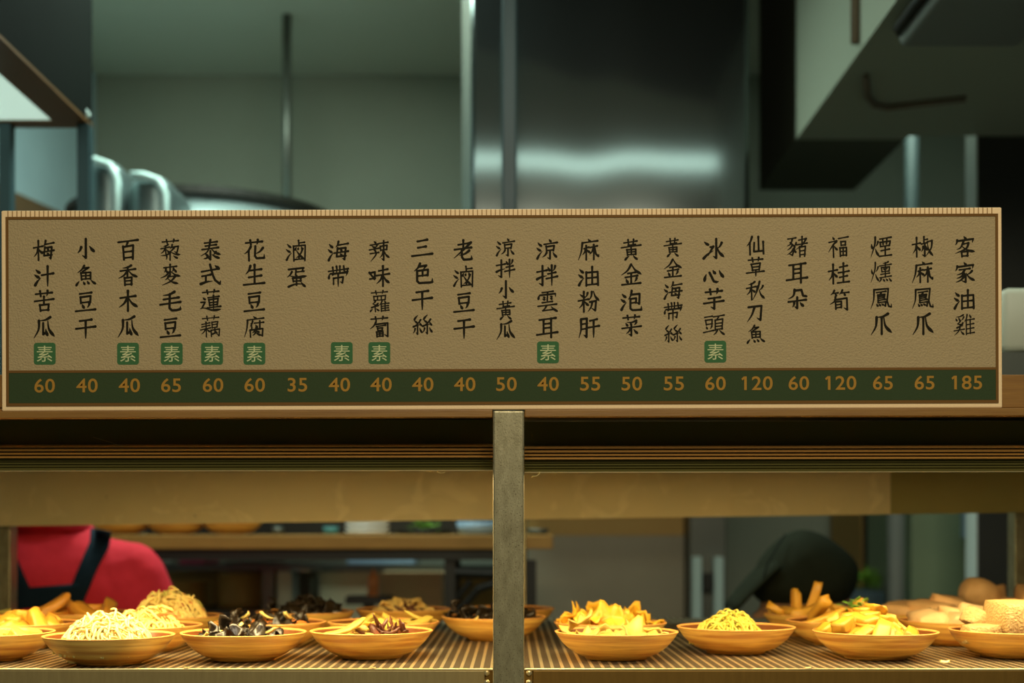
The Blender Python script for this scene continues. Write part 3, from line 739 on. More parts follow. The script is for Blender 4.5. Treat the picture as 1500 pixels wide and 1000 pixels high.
# ---------------------------------------------------------------- shapes of the food
def chunk_mb(sx, sy, sz, rnd=.35, jit=.12, bend=0., seed=0, n=4):
    """a hand-cut lump: a rounded, uneven, slightly bent block"""
    q = random.Random(seed); mb = MB()
    off = [Vector((q.uniform(-1, 1), q.uniform(-1, 1), q.uniform(-1, 1))) for _ in range(6)]
    taper = q.uniform(-.22, .22); shear = q.uniform(-.2, .2)
    def warp(p):
        p = Vector(p)
        m = max(abs(p.x), abs(p.y), abs(p.z)); l = p.length
        p = p * ((1 - rnd) + rnd * m / l * 1.12)
        d = Vector((0, 0, 0))
        for k, o in enumerate(off):
            d += o * math.sin(p.dot(off[(k + 1) % 6]) * 2.6 + k) * jit * .4
        p = p + d
        p.y *= 1 + taper * p.x; p.z *= 1 - taper * .6 * p.x; p.x += shear * p.z * .5
        return (p.x * sx / 2, p.y * sy / 2, p.z * sz / 2 + bend * sx * (p.x ** 2 - .4))
    for ax in range(3):
        for s in (-1, 1):
            for i in range(n):
                for j in range(n):
                    pts = []
                    for a, b in ((i, j), (i + 1, j), (i + 1, j + 1), (i, j + 1)):
                        u, v = -1 + 2 * a / n, -1 + 2 * b / n
                        c = [0, 0, 0]; c[ax] = s; c[(ax + 1) % 3] = u * 1.0; c[(ax + 2) % 3] = v
                        pts.append(warp(c))
                    mb.face(pts if s > 0 else pts[::-1])
    return mb
def petal_mb(r, ruffle, cup, stretch=1., seed=0, th=.0014, nr=5, na=22):
    """a ruffled piece of fungus or leaf with real thickness"""
    q = random.Random(seed); mb = MB()
    k1, k2 = q.choice((3, 4)), q.choice((5, 6, 7)); f1, f2, f3 = (q.uniform(0, 6.28) for _ in range(3))
    def pt(i, a):
        t = i / nr; A = 2 * PI * a / na
        rr = r * t * (1 + .22 * math.sin(2 * A + f3) + .1 * math.sin(5 * A + f1))
        z = ruffle * r * t * t * (math.sin(k1 * A + f1) * .6 + math.sin(k2 * A + f2) * .4) + cup * r * t * t
        return Vector((rr * math.cos(A) * stretch, rr * math.sin(A), z))
    top = [[pt(i, a) for a in range(na)] for i in range(nr + 1)]
    for s in (0, 1):
        for i in range(nr):
            for a in range(na):
                b = (a + 1) % na
                e = [top[i][a], top[i + 1][a], top[i + 1][b], top[i][b]]
                o = Vector((0, 0, -th * s))
                pts = [p + o for p in e]
                if i == 0: pts = [pts[0], pts[1], pts[2]]
                mb.face(pts if s == 0 else pts[::-1])
    for a in range(na):
        b = (a + 1) % na
        p, w = top[nr][a], top[nr][b]
        mb.face([p, p + Vector((0, 0, -th)), w + Vector((0, 0, -th)), w])
    return mb
def bowl_floor(r):
    pts = [(0, .0086), (.030, .0088), (.052, .0108), (.0610, .0150), (.0685, .0212), (.0745, .0285), (.0782, .0346), (.09, .05)]
    for (a, za), (b, zb) in zip(pts, pts[1:]):
        if r <= b: return za + (zb - za) * (r - a) / (b - a)
    return .05
VARIANTS = {}
def variants(key, n, fn, mats, smooth=True):
    """n meshes of one kind of food, shared by all copies"""
    if key not in VARIANTS:
        out = []
        for k in range(n):
            mb = fn(k)
            me = bpy.data.meshes.new(key); me.from_pydata(mb.v, [], mb.f)
            for m in mats: me.materials.append(M[m])
            for p, i in zip(me.polygons, mb.m): p.material_index = i; p.use_smooth = smooth
            bm = bmesh.new(); bm.from_mesh(me); bmesh.ops.remove_doubles(bm, verts=bm.verts, dist=1e-5); bmesh.ops.recalc_face_normals(bm, faces=bm.faces); bm.to_mesh(me); bm.free()
            out.append(me)
        VARIANTS[key] = out
    return VARIANTS[key]
def piece(name, me, loc, rot, label, cat, group, scale=1.):
    o = bpy.data.objects.new(name, me); COL.objects.link(o)
    o.location = loc; o.rotation_euler = rot; o.scale = (scale,) * 3 if isinstance(scale, (int, float)) else scale
    tag(o, label, cat, group)
    return o
def dome(c, n, rad, h, core=.45, zlift=.012, ex=1.3):
    """resting places for n pieces in a heap: an inner core first, then the skin of the heap"""
    out = []
    ni = int(n * .3)
    for i in range(n):
        inner = i < ni
        m, j, s = (ni, i, core) if inner else (n - ni, i - ni, 1.)
        fr = math.sqrt((j + .5) / m); a = j * 2.39996 + (1.1 if inner else 0)
        r = rad * fr * s
        z = h * s * (1 - fr ** ex)
        out.append((Vector((c.x + r * math.cos(a), c.y + r * math.sin(a), c.z + zlift + z)), a, fr))
    return out
def heap(c, key, nvar, fn, mats, n, rad, h, name, label, cat, group, steep=.6, zlift=.014, dx=0., dy=0., jitter=.003, flat=True, ex=1.3, scale=(.85, 1.15)):
    bc = c.copy()
    vs = variants(key, nvar, fn, mats)
    c = c + Vector((dx, dy, 0))
    for p, a, fr in dome(c, n, rad, h, zlift=zlift, ex=ex):
        p = p + Vector((R.uniform(-1, 1), R.uniform(-1, 1), R.uniform(-.6, .6))) * jitter
        tilt = fr * steep * R.uniform(.3, 1.1)
        yaw = R.uniform(0, 6.28)
        rot = (Matrix.Rotation(a, 3, 'Z') @ Matrix.Rotation(tilt, 3, 'Y') @ Matrix.Rotation(yaw, 3, 'Z')).to_euler() if flat else (R.uniform(-1, 1), R.uniform(-1, 1), yaw)
        me = R.choice(vs); k = R.uniform(*scale)
        m3 = (rot if not isinstance(rot, tuple) else Matrix.Identity(3)).to_matrix() if not isinstance(rot, tuple) else Matrix.Identity(3)
        if zlift < .03:                    # keep every corner of the piece inside the bowl
            for _ in range(3):
                low, far = 0, 0
                for v in me.vertices:
                    w = p + m3 @ (v.co * k)
                    rr = math.hypot(w.x - bc.x, w.y - bc.y)
                    far = max(far, rr - .079)
                    low = max(low, bc.z + bowl_floor(min(rr, .0782)) + .0006 - w.z)
                if far > 0:
                    q = Vector((bc.x - p.x, bc.y - p.y, 0)); p = p + q.normalized() * min(far, q.length) if q.length > 1e-4 else p
                p.z += low
        piece(name, me, p, rot, label, cat, group, k)
def shreds(c, n, rad, h, r, mats, name, label, cat, lens=(.03, .055), dx=0., lift=.011, loose=6):
    """a tangle of fine shreds nobody could count"""
    mb = MB()
    c = c + Vector((dx, 0, 0))
    w1, w2, w3 = (R.uniform(0, 6.28) for _ in range(3))
    for i in range(n):
        fr = math.sqrt(R.random()); a = R.uniform(0, 6.28); hk = R.uniform(.7, 1.12)
        rr = rad * fr
        lay = R.random() ** .5
        z = c.z + lift + h * hk * lay * (1 - fr ** 2.4) + R.uniform(0, .003)
        if i < loose: z += .005
        p = Vector((c.x + rr * math.cos(a), c.y + rr * math.sin(a), z))
        d = R.uniform(0, 6.28); k = R.choice((-1, 1)) * R.uniform(20, 130); L = R.uniform(*lens); m = 12
        slope = -h / rad * fr * 1.1; pit = R.uniform(-.5, .5); kp = R.uniform(-60, 60)
        pts = []
        for s in range(m):
            pts.append(p.copy())
            out = Vector((p.x - c.x, p.y - c.y, 0)); rh = out.length
            dirv = Vector((math.cos(d), math.sin(d), 0))
            rad_dot = dirv.dot(out.normalized()) if rh > 1e-5 else 0
            dz = slope * rad_dot * (min(rh / rad, 1) + .2) + math.sin(pit)
            p = p + Vector((dirv.x, dirv.y, dz)) * (L / m)
            q = Vector((p.x - c.x, p.y - c.y, 0))
            if q.length > rad:
                d += .8; q = q * (rad / q.length); p.x, p.y = c.x + q.x, c.y + q.y
            f2 = q.length / rad
            A = math.atan2(q.y, q.x)
            top = c.z + lift + h * hk * (1 - f2 ** 2.4) * (1 + (.16 * math.sin(2 * A + w1) + .12 * math.sin(5 * A + w2) + .08 * math.sin(9 * A + w3)) * f2) + .003
            if p.z > top: p.z = top - R.uniform(0, .001); kp = -abs(kp); pit = min(pit, .1)
            lim = c.z + bowl_floor(q.length + abs(dx)) + .0025
            if p.z < lim: p.z = lim
            d += k * L / m; pit += kp * L / m
        w = r * R.uniform(.75, 1.2)
        mb.tube(pts, [w * .8] + [w] * (m - 2) + [w * .7], 6, m=(0 if R.random() < .9 or len(mats) == 1 else R.randrange(1, len(mats))))
    return build(name, mb, mats, loc=tuple(c), label=label, cat=cat, kind='stuff', smooth=True, merge=False)

# ---------------------------------------------------------------- each bowl with what is in it
c = bowl(-15, 1.70, 'tan bowl of pale yellow chunks, cut in half by the picture edge')
heap(c, 'pale', 5, lambda k: chunk_mb(.036, .02, .015, .3, .25, .0, k), ['pale_chunk'], 24, .052, .020, 'bamboo_chunk', 'pale yellow chunk in the bowl cut by the picture edge', 'food chunk', 'pale yellow chunks')
c = bowl(160, 1.65, 'tan front bowl heaped with pale shredded tofu')
shreds(c, 950, .064, .050, .0015, ['tofu_shred'], 'shredded_tofu', 'heap of pale cream shreds in the front bowl before the yellow noodle-like heap', 'shredded food', dx=-.004)
c = bowl(210, 1.83, 'tan bowl of noodle-like shreds directly behind the front bowl of pale shreds')
shreds(c, 760, .062, .046, .0016, ['noodle', 'veg', 'carrot'], 'noodle_salad', 'heap of yellow noodle-like shreds right behind the pale cream shreds', 'shredded food', dx=.004)
c = bowl(250, 2.04, 'tan bowl with the tallest heap of noodle-like shreds, nearest the arm in red')
shreds(c, 950, .064, .062, .0017, ['noodle', 'veg', 'carrot', 'noodle'], 'noodle_salad', 'tallest heap of yellow noodle-like shreds with bits of carrot, near the red sleeve', 'shredded food')
c = bowl(30, 1.88, 'tan bowl of golden chunks behind the half-cut bowl of pale ones')
heap(c, 'gold', 5, lambda k: chunk_mb(.036, .019, .017, .25, .25, .0, 20 + k), ['gold_chunk'], 26, .054, .036, 'golden_chunk', 'golden blocky chunk heaped behind the bowl cut by the picture edge', 'food chunk', 'golden blocky chunks', steep=1.1)
c = bowl(120, 2.12, 'tan bowl of fried golden strips in front of the red shirt')
heap(c, 'fried', 5, lambda k: chunk_mb(.055, .019, .016, .3, .3, .06, 40 + k), ['fried'], 20, .05, .034, 'fried_strip', 'fried golden strip in the bowl in front of the red shirt', 'fried food', 'fried golden strips')
c = bowl(-60, 2.03, 'tan bowl of green leaves just reaching into the picture at the rear left post')
heap(c, 'greens', 4, lambda k: petal_mb(.022, .35, .2, 1.6, k), ['veg'], 16, .06, .02, 'green_leaf', 'pale green leaf in the bowl just reaching into the picture', 'leaf', 'pale green leaves')
fung = lambda k: petal_mb(.0145, .55, .15, 1.15, 60 + k, .0022)
c = bowl(357, 1.70, 'tan front bowl of glossy black fungus with yellow slivers', )
heap(c, 'fungus', 6, fung, ['fungus'], 52, .056, .022, 'black_fungus', 'glossy black fungus piece in the front bowl', 'fungus', 'black fungus in the front bowl', steep=1.2)
for k in range(5):
    piece('yellow_sliver', variants('sliver', 3, lambda k: chunk_mb(.022, .005, .003, .3, .2, .12, 80 + k), ['noodle'])[k % 3], c + Vector((-.045 + .021 * k, -.030 + .008 * (k % 2), .034 + .005 * (k % 3))), (R.uniform(-.3, .3), R.uniform(-.4, .4), R.uniform(0, 3)), 'curved yellow sliver lying on the front bowl of black fungus', 'food sliver', 'yellow slivers on the fungus')
c = bowl(396, 1.90, 'tan bowl of black fungus with orange bits, behind the front fungus bowl')
heap(c, 'fungus', 6, fung, ['fungus'], 48, .058, .030, 'black_fungus', 'black fungus piece in the second fungus bowl from the front', 'fungus', 'black fungus in the second bowl', steep=1.2)
for k in range(5):
    piece('carrot_slice', variants('carrot', 3, lambda k: chunk_mb(.018, .013, .003, .6, .15, .1, 90 + k), ['carrot'])[k % 3], c + Vector((-.02 + .018 * k, -.036 + .01 * (k % 2), .033 + .004 * (k % 2))), (R.uniform(-.8, .8), R.uniform(-.8, .8), R.uniform(0, 3)), 'orange slice among the fungus of the second fungus bowl', 'food slice', 'orange slices among the fungus')
for k in range(3):
    piece('yellow_sliver', variants('sliver', 3, None, None)[k], c + Vector((-.03 + .03 * k, -.03, .046)), (R.uniform(-.5, .5), .5, R.uniform(0, 3)), 'pale sliver sticking up from the second fungus bowl', 'food sliver', 'pale slivers in the second fungus bowl')
c = bowl(447, 2.15, 'tan bowl with a tall bushy heap of black fungus, farthest back of the three')
heap(c, 'fungus', 6, fung, ['fungus'], 60, .060, .044, 'black_fungus', 'black fungus piece in the tall bushy heap farthest back', 'fungus', 'black fungus in the tall heap', steep=1.2)
strip = lambda k: chunk_mb(.058, .013, .0055, .25, .3, .10, 100 + k)
c = bowl(544, 1.73, 'tan front bowl of yellow strips with dark brown edges, left of the post')
heap(c, 'strip', 6, strip, ['strip'], 30, .048, .024, 'yellow_strip', 'yellow strip in the front bowl left of the post', 'food strip', 'yellow strips in the front bowl', steep=.5)
heap(c, 'rind', 5, lambda k: chunk_mb(.034, .007, .005, .35, .4, .25, 120 + k), ['strip_brown'], 12, .026, .012, 'brown_rind', 'dark brown curl lying on the yellow strips of the front bowl', 'food strip', 'dark curls on the yellow strips', dx=.024, dy=-.022, zlift=.032)
c = bowl(562, 1.90, 'tan bowl of plain yellow strips behind the front bowl of brown-edged ones')
heap(c, 'strip', 6, strip, ['strip'], 30, .055, .026, 'yellow_strip', 'plain yellow strip in the bowl behind the brown-edged strips', 'food strip', 'plain yellow strips', steep=.5, dx=.012)
c = bowl(591, 2.22, 'tan back bowl of beige folds with a dark brown streak, left of the post')
heap(c, 'fold', 5, lambda k: petal_mb(.019, .4, -.2, 1.3, 140 + k, .004), ['beige_fold'], 34, .050, .042, 'bean_curd_fold', 'beige fold in the back bowl left of the post', 'food fold', 'beige folds in the back bowl', steep=.7)
heap(c, 'rind', 5, None, None, 8, .026, .004, 'brown_rind', 'dark brown piece across the beige folds of the back bowl', 'food strip', 'dark pieces on the beige folds', dx=.006, dy=-.034, zlift=.036)
c = bowl(723, 2.02, 'tan bowl of black fungus half hidden by the centre post')
heap(c, 'fungus', 6, fung, ['fungus'], 56, .062, .024, 'black_fungus', 'black fungus piece in the bowl half hidden by the post', 'fungus', 'black fungus behind the post', steep=1.2)
for k in range(3):
    piece('carrot_slice', VARIANTS['sliver'][k], c + Vector((-.03 + .03 * k, -.05, .034)), (R.uniform(-.5, .5), .3, R.uniform(0, 3)), 'yellow sliver on the fungus half hidden by the post', 'food sliver', 'yellow slivers behind the post')
c = bowl(743, 2.24, 'tan back bowl of olive and yellow pieces, peeking out on both sides of the post')
heap(c, 'fungus', 6, fung, ['fungus'], 12, .05, .024, 'black_fungus', 'dark fungus piece in the back bowl behind the post', 'fungus', 'dark fungus in the back bowl', steep=1.2)
heap(c, 'strip', 6, strip, ['strip'], 12, .05, .026, 'yellow_strip', 'yellow strip in the back bowl behind the post', 'food strip', 'yellow strips in the back bowl')
cab = lambda k: petal_mb(.0165, .62, .3, 1.2, 160 + k, .0022)
c = bowl(894, 1.89, 'tan bowl of ruffled golden cabbage, the rear one of the two cabbage bowls')
heap(c, 'cabbage', 7, cab, ['cabbage'], 60, .064, .032, 'cabbage_piece', 'ruffled golden cabbage piece in the rear cabbage bowl', 'pickled cabbage', 'golden cabbage pieces', steep=1.0, ex=1.0, dx=-.004)
c = bowl(903, 1.715, 'tan front bowl of pale cabbage right of the post')
heap(c, 'cabbage_pale', 6, lambda k: petal_mb(.0165, .5, .2, 1.25, 180 + k, .0024), ['cabbage_pale'], 50, .052, .014, 'cabbage_piece', 'pale cabbage piece in the front cabbage bowl', 'pickled cabbage', 'pale cabbage pieces', steep=.5, dx=-.004)
c = bowl(1078, 1.80, 'tan bowl heaped with fine green-yellow shreds')
shreds(c, 1300, .055, .042, .0011, ['green_shred', 'green_shred_dark', 'green_shred'], 'green_shreds', 'heap of fine green-yellow shreds in the lone bowl of its kind', 'shredded food', lens=(.02, .04), dx=-.010)
st = lambda k: chunk_mb(.058, .0145, .0135, .25, .22, .03, 200 + k)
c = bowl(1192, 2.10, 'tan back bowl of upright golden sticks, in front of the dark cap')
heap(c, 'stick', 6, st, ['gold_chunk'], 20, .054, .026, 'golden_stick', 'golden stick in the back bowl in front of the dark cap', 'food stick', 'golden sticks in the back bowl', steep=.4)
for dx_, ry, rz in ((-.030, 1.5, .3), (-.004, 1.22, 2.9), (-.052, .5, .2)):
    piece('golden_stick', VARIANTS['stick'][2], c + Vector((dx_, -.012, .046 if ry > 1.4 else .058 if ry > 1 else .036)), (.1, ry, rz), 'golden stick standing up out of the back bowl', 'food stick', 'standing golden sticks')
c = bowl(1232, 1.93, 'tan bowl of golden sticks topped with a green herb')
heap(c, 'stick', 6, st, ['gold_chunk'], 24, .054, .034, 'golden_stick', 'golden stick in the bowl with the green herb', 'food stick', 'golden sticks under the herb', steep=.7, dx=.008)
hb_ = MB()
for k in range(26):
    p = Vector((R.gauss(0, .011), R.gauss(0, .008), abs(R.gauss(0, .007))))
    d = Vector((R.uniform(-1, 1), R.uniform(-1, 1), R.uniform(-.2, .6))).normalized() * .012
    s = d.cross(Vector((0, 0, 1))).normalized() * .004
    q = c + Vector((.022, -.018, .053)) + p
    hb_.prism([q, q + d * .5 + s, q + d, q + d * .5 - s], (0, .0004, .0006))
build('herb_sprig', hb_, 'leaf', loc=tuple(c + Vector((.018, -.02, .05))), label='small green herb sprig on the golden sticks', cat='herb', kind='stuff')
c = bowl(1282, 1.72, 'tan front bowl piled with bright yellow cut chunks')
heap(c, 'pine', 7, lambda k: chunk_mb(.031, .0165, .0150, .13, .25, .02, 220 + k), ['pineapple'], 56, .058, .052, 'yellow_chunk', 'bright yellow cut chunk in the front bowl', 'food chunk', 'bright yellow cut chunks', steep=.9, dx=-.010)
tf = lambda k: chunk_mb(.062, .042, .026, .55, .3, .05, 240 + k)
c = bowl(1399, 1.93, 'tan bowl of folded beige tofu, between the yellow chunks and the sesame block')
heap(c, 'tofu', 5, tf, ['tofu_skin'], 8, .046, .022, 'tofu_fold', 'folded beige tofu piece behind the sesame block', 'tofu', 'folded beige tofu pieces', zlift=.024, steep=.4)
c = bowl(1350, 2.12, 'tan back bowl of brown tofu blocks, behind the bright yellow chunks')
heap(c, 'brown', 5, lambda k: chunk_mb(.06, .045, .034, .5, .25, .02, 250 + k), ['brown_chunk'], 8, .046, .022, 'tofu_block', 'braised brown tofu block in the bowl behind the bright yellow chunks', 'tofu', 'braised brown tofu blocks', zlift=.024, steep=.25)
c = bowl(1482, 1.74, 'tan front bowl with a sesame-crusted block, cut by the picture edge')
piece('sesame_block', variants('sesame', 1, lambda k: chunk_mb(.09, .066, .052, .3, .12, .0, 270, 10), ['sesame'])[0], c + Vector((.016, -.004, .048)), (0, .06, .12), 'large sesame-crusted beige block in the front bowl', 'food block', None)
piece('sesame_block', variants('sesame_small', 1, lambda k: chunk_mb(.046, .04, .024, .35, .15, .0, 272, 8), ['sesame'])[0], c + Vector((-.046, -.012, .032)), (0, -.08, -.1), 'small plain beige block left of the sesame-crusted block', 'food block', None)
piece('sesame_block', VARIANTS['sesame_small'][0], c + Vector((-.030, .030, .045)), (.2, .5, .4), 'tilted beige block behind the small plain one', 'food block', None)
c = bowl(1472, 2.22, 'tan back bowl with big round brown pieces, beside the rear right post')
heap(c, 'brown', 5, None, None, 10, .062, .018, 'tofu_block', 'brown tofu piece in the back bowl beside the rear right post', 'tofu', 'brown pieces in the back bowl', zlift=.024, steep=.3)
piece('tofu_ball', variants('ball', 1, lambda k: chunk_mb(.066, .06, .05, .85, .18, .0, 280, 6), ['brown_chunk'])[0], c + Vector((-.048, -.01, .062)), (0, .3, 0), 'large round brown tofu piece topping the back bowl', 'tofu', None)

# crumbs on the metal
for px, py, Y, s, lab, m in ((108, 969, 1.62, 9, 'white curl of tofu dropped on the shelf before the shredded tofu', 'tofu_shred'), (120, 967, 1.635, 6, 'small white tofu crumb beside the dropped curl', 'tofu_shred'), (273, 978.5, 1.589, 4, 'small crumb on the shelf lip before the fungus bowl', 'tofu_shred'),
                            (547, 978.5, 1.589, 4, 'small crumb on the shelf lip before the yellow strips', 'tofu_shred'), (1183, 978.5, 1.589, 5, 'small crumb on the shelf lip before the golden sticks', 'tofu_shred'), (1385, 969, 1.625, 8, 'pale flake lying on the shelf before the sesame block', 'tofu_shred')):
    p = at(px, py, Y); p.z = max(p.z, SHELF + .0012)
    build('food_crumb', chunk_mb(s * 1.7 / F * Y, s * .8 / F * Y, s * .45 / F * Y, .4, .4, .15, int(px)), m, loc=(0, 0, 0), label=lab, cat='crumb', smooth=True).location = p
# ---------------------------------------------------------------- the kitchen behind
# canopy with a lit panel, carried by two posts
xe, ze = -.971, EYE + .94
cn = thing('light_canopy', (-1.3, 3.0, 0), 'dark teal canopy with a glowing underside panel, on two posts at the upper left', 'canopy')
build('side_panel', MB().box((xe - .012, 1.7, ze + .004), (xe, 3.0, ze + 1.0)).box((-1.665, 2.988, ze + .004), (xe - .0125, 3.0, ze + 1.0)), 'teal_metal', cn)
fw = .075
fm = MB().box((xe - fw, 1.7, ze - .004), (xe + .002, 3.002, ze + .003)).box((-1.665, 2.955, ze - .004), (xe - fw - .0005, 3.002, ze + .003))
build('bottom_frame', fm, 'brown_metal', cn, label='brown underside frame')
build('light_panel', MB().box((-1.665, 1.7, ze), (xe - fw - .001, 2.954, ze + .0025)), 'panel_lamp', cn, label='glowing pale panel')
for p0, p1 in ((118, 135), (4, 21)):
    a, b = at(p0, 0, 2.985).x, at(p1, 0, 2.985).x
    build('post', MB().box((a, 2.96, 0), (b, 2.99, ze - .0045)), 'post_teal', cn)
build('corner_clip', MB().prism([at(110, 160, 2.97), at(121, 147, 2.97), at(135, 172, 2.97), at(126, 176, 2.97)], (0, -.012, 0)), 'pipe', cn, label='pale clip at the corner', bevel=.003)
# brown plank along the left wall
a, b = at(20, 262, 4.2), at(118, 308, 4.75)
build('wall_plank', MB().prism([Vector((-1.667, 3.4, 2.44)), Vector((-1.667, 5.1, 2.60)), Vector((-1.667, 5.1, 2.2)), Vector((-1.667, 3.4, 2.2))], (.03, 0, 0)), 'brown_card', loc=(-1.65, 4.2, 2.3), label='brown plank fixed along the pale wall under the canopy', cat='plank')

# rack with steel vessels behind the left half of the sign
rk = thing('wall_shelf', (-.9, 4.05, 2.05), 'deep steel wall shelf carrying vessels, behind the left half of the sign', 'shelf')
RZ = 2.05
x0, x1 = at(135, 0, 3.7).x, at(505, 0, 4.5).x
build('rack_shelf', MB().box((x0, 3.42, RZ - .03), (x1, 5.199, RZ)), 'steel_dull', rk)
for x in (x0 + .02, (x0 + x1) / 2, x1 - .02):
    build('bracket', MB().prism([(x, 5.199, RZ - .031), (x, 3.7, RZ - .031), (x, 3.7, RZ - .06), (x, 5.199, RZ - .45)], (.02, 0, 0)), 'steel_dull', rk)
def canister(p0, p1, top, Y, label, d=.28):
    t = thing('steel_canister', ((at(p0, 0, Y).x + at(p1, 0, Y).x) / 2, Y, RZ), label, 'container', 'steel canisters on the wall shelf')
    a, b = at(p0, top, Y), at(p1, top, Y)
    build('body', MB().box((a.x, Y, RZ + .0005), (b.x, Y + d, a.z)), 'vessel', t, bevel=.05, seg=5, smooth=True)
    fr = MB()
    fr.tube([(b.x - .012, Y - .006, RZ + .02), (b.x - .012, Y - .006, a.z - .06), (b.x - .03, Y - .006, a.z - .025), (b.x - .07, Y - .006, a.z - .012), (a.x + .02, Y - .006, a.z - .012)], .011, 10)
    build('rim_bar', fr, 'pipe', t, label='pale rounded rim bar', smooth=True)
canister(118, 178, 229, 3.45, 'tall steel canister with a rounded shoulder, right beside the canopy post')
canister(182, 249, 251, 3.45, 'lower steel canister with a dark face, between the tall canister and the round tank')
tk = thing('round_tank', (at(300, 0, 4.25).x, 4.25, RZ), 'big round steel tank with a dark rim on the wall shelf', 'tank')
ztop = at(0, 270, 3.82).z
build('body', MB().lathe([(.001, .001), (.42, .001), (.42, ztop - RZ - .02), (.001, ztop - RZ - .02)], tuple(WORLD_OF[tk.name]), 64), 'tank', tk, smooth=False)
for p in tk.children[0].data.polygons: p.use_smooth = abs(p.normal.z) < .5
build('rim', MB().lathe([(.42, ztop - RZ - .022), (.434, ztop - RZ - .022), (.434, ztop - RZ), (.42, ztop - RZ)], tuple(WORLD_OF[tk.name]), 64, closed=True), 'black_metal', tk, label='dark rim')

# thin hanging rod
p = at(420, 27, 4.6)
build('hanging_rod', MB().tube([(p.x, 4.6, RZ + .4), (p.x, 4.6, 3.2345)], .016, 12), 'steel_dull', loc=(p.x, 4.6, 3.2), label='thin vertical rod hanging from the ceiling before the bare wall', cat='rod', smooth=True)

# steel hood in the middle, a teal post in front
H = 3.6
hd = thing('steel_hood', (at(888, 0, H).x, H, 1.75), 'large polished steel hood with a bright reflection, behind the middle of the sign', 'hood')
a, b = at(690, 0, H), at(1097, 0, H)
zb = 1.78
fp = MB(); nx_, nz_ = 60, 40
def wave(x, z):                        # the slightly buckled sheet
    u = (x - .20) / .075
    return (.0052 * math.exp(-u * u) - .0022 * math.exp(-((x - .34) / .07) ** 2) + .0050 * (x - .05)) * (z - 2.44)
gp = [[(a.x + (b.x - a.x) * i / nx_, H + wave(a.x + (b.x - a.x) * i / nx_, zb + (3.234 - zb) * j / nz_), zb + (3.234 - zb) * j / nz_) for j in range(nz_ + 1)] for i in range(nx_ + 1)]
for i in range(nx_):
    for j in range(nz_): fp.face([gp[i][j], gp[i + 1][j], gp[i + 1][j + 1], gp[i][j + 1]], up=(0, -1, 0))
o_ = build('front_panel', fp, 'steel_cool', hd, smooth=True)
s_ = o_.modifiers.new('sheet', 'SOLIDIFY'); s_.thickness = .004; s_.offset = -1
build('body', MB().box((a.x + .01, H + .012, zb), (b.x, H + .9, 3.234)), 'steel_dull', hd)
c0 = at(676, 0, H)
build('edge_strip', MB().prism([(c0.x, H + .03, zb), (a.x - .0005, H, zb), (a.x - .0005, H + .03, zb)], (0, 0, 3.234 - zb)), 'steel_dull', hd, label='bevelled left edge')
a, b = at(735, 0, 2.9), at(757, 0, 2.9)
build('standing_post', MB().box((a.x, 2.9, 0), (b.x, 2.935, 3.234)), 'post_teal', loc=((a.x + b.x) / 2, 2.9, 0), label='dark teal post in front of the polished hood', cat='post', bevel=.004)

# timber shelf on a black frame
Y = 3.4
sh = thing('timber_rack', (at(480, 0, Y).x, Y, 0), 'timber topped rack with a black frame behind the fungus bowls', 'rack')
a, b = at(60, 783, Y), at(810, 804, Y)
TZ = a.z
build('timber_top', MB().box((a.x, Y, b.z), (b.x, Y + .42, a.z)), 'wood_back', sh, bevel=.003)
build('frame_beam', MB().box((a.x + .02, Y + .015, at(0, 820, Y).z), (b.x - .07, Y + .40, b.z - .0005)), 'black_metal', sh)
build('dark_backing', MB().box((at(150, 0, Y).x, Y + .405, TZ + .0005), (at(768, 0, Y).x, Y + .42, TZ + .13)), 'black_metal', sh, label='black sheet added for a dark backdrop')  # black sheet added so the gap behind the ware goes dark
for px in (658, 70):
    x = at(px, 0, Y).x
    build('leg', MB().box((x - .014, Y + .03, 0), (x + .014, Y + .06, at(0, 820, Y).z - .0005)), 'black_metal', sh)
    build('leg', MB().box((x - .014, Y + .36, 0), (x + .014, Y + .39, at(0, 820, Y).z - .0005)), 'black_metal', sh)
x = at(795, 0, Y).x
build('leg', MB().box((at(770, 0, Y).x, Y + .03, 0), (at(786, 0, Y).x, Y + .06, at(0, 820, Y).z - .0005)), 'black_metal', sh)
br = MB(); br.tube([at(664, 905, Y + .04), at(700, 862, Y + .04), at(768, 840, Y + .04)], .011, 8).tube([at(664, 838, Y + .045), at(768, 842, Y + .045)], .014, 8).tube([at(664, 884, Y + .05), at(690, 850, Y + .05)], .009, 8)
build('brace', br, 'black_metal', sh)
# ware on the timber shelf
for px, lab in ((178, 'tan bowl on the timber rack nearest the red shirt'), (258, 'tan bowl in the middle of three on the timber rack'), (340, 'tan bowl on the timber rack farthest from the red shirt')):
    bowl(px, Y + .12, lab, group='tan bowls on the timber rack', z=TZ + .0004)
def ware(name, px0, px1, top, Yw, m, label, cat, z=TZ, group=None, flare=1.15):
    r = (at(px1, 0, Yw).x - at(px0, 0, Yw).x) / 2; h = at(0, top, Yw).z - z
    cx = at((px0 + px1) / 2, 0, Yw).x
    t = 0.0025
    mb = MB().lathe([(.0005, .0004), (r / flare * .8, .0004), (r / flare, h * .2), (r, h), (r - t, h), (r / flare - t, h * .25), (.0005, h * .2)], (cx, Yw, z), 32)
    return build(name, mb, m, loc=(cx, Yw, z), label=label, cat=cat, group=group, smooth=True)
for k in range(4):                     # a stack of plates
    cx = at(538, 0, Y + .12).x; z = TZ + .0004 + k * .0125
    r = .060
    build('white_dish', MB().lathe([(.0005, 0), (r * .8, 0), (r, .007), (r, .0115), (r - .003, .0115), (r * .78, .004), (.0005, .004)], (cx, Y + .12, z), 40), 'white_ware', loc=(cx, Y + .12, z), smooth=True,
          label=('lowest', 'second lowest', 'third', 'topmost')[k] + ' white dish of the stack on the timber rack', cat='dish', group='white dishes stacked on the timber rack')
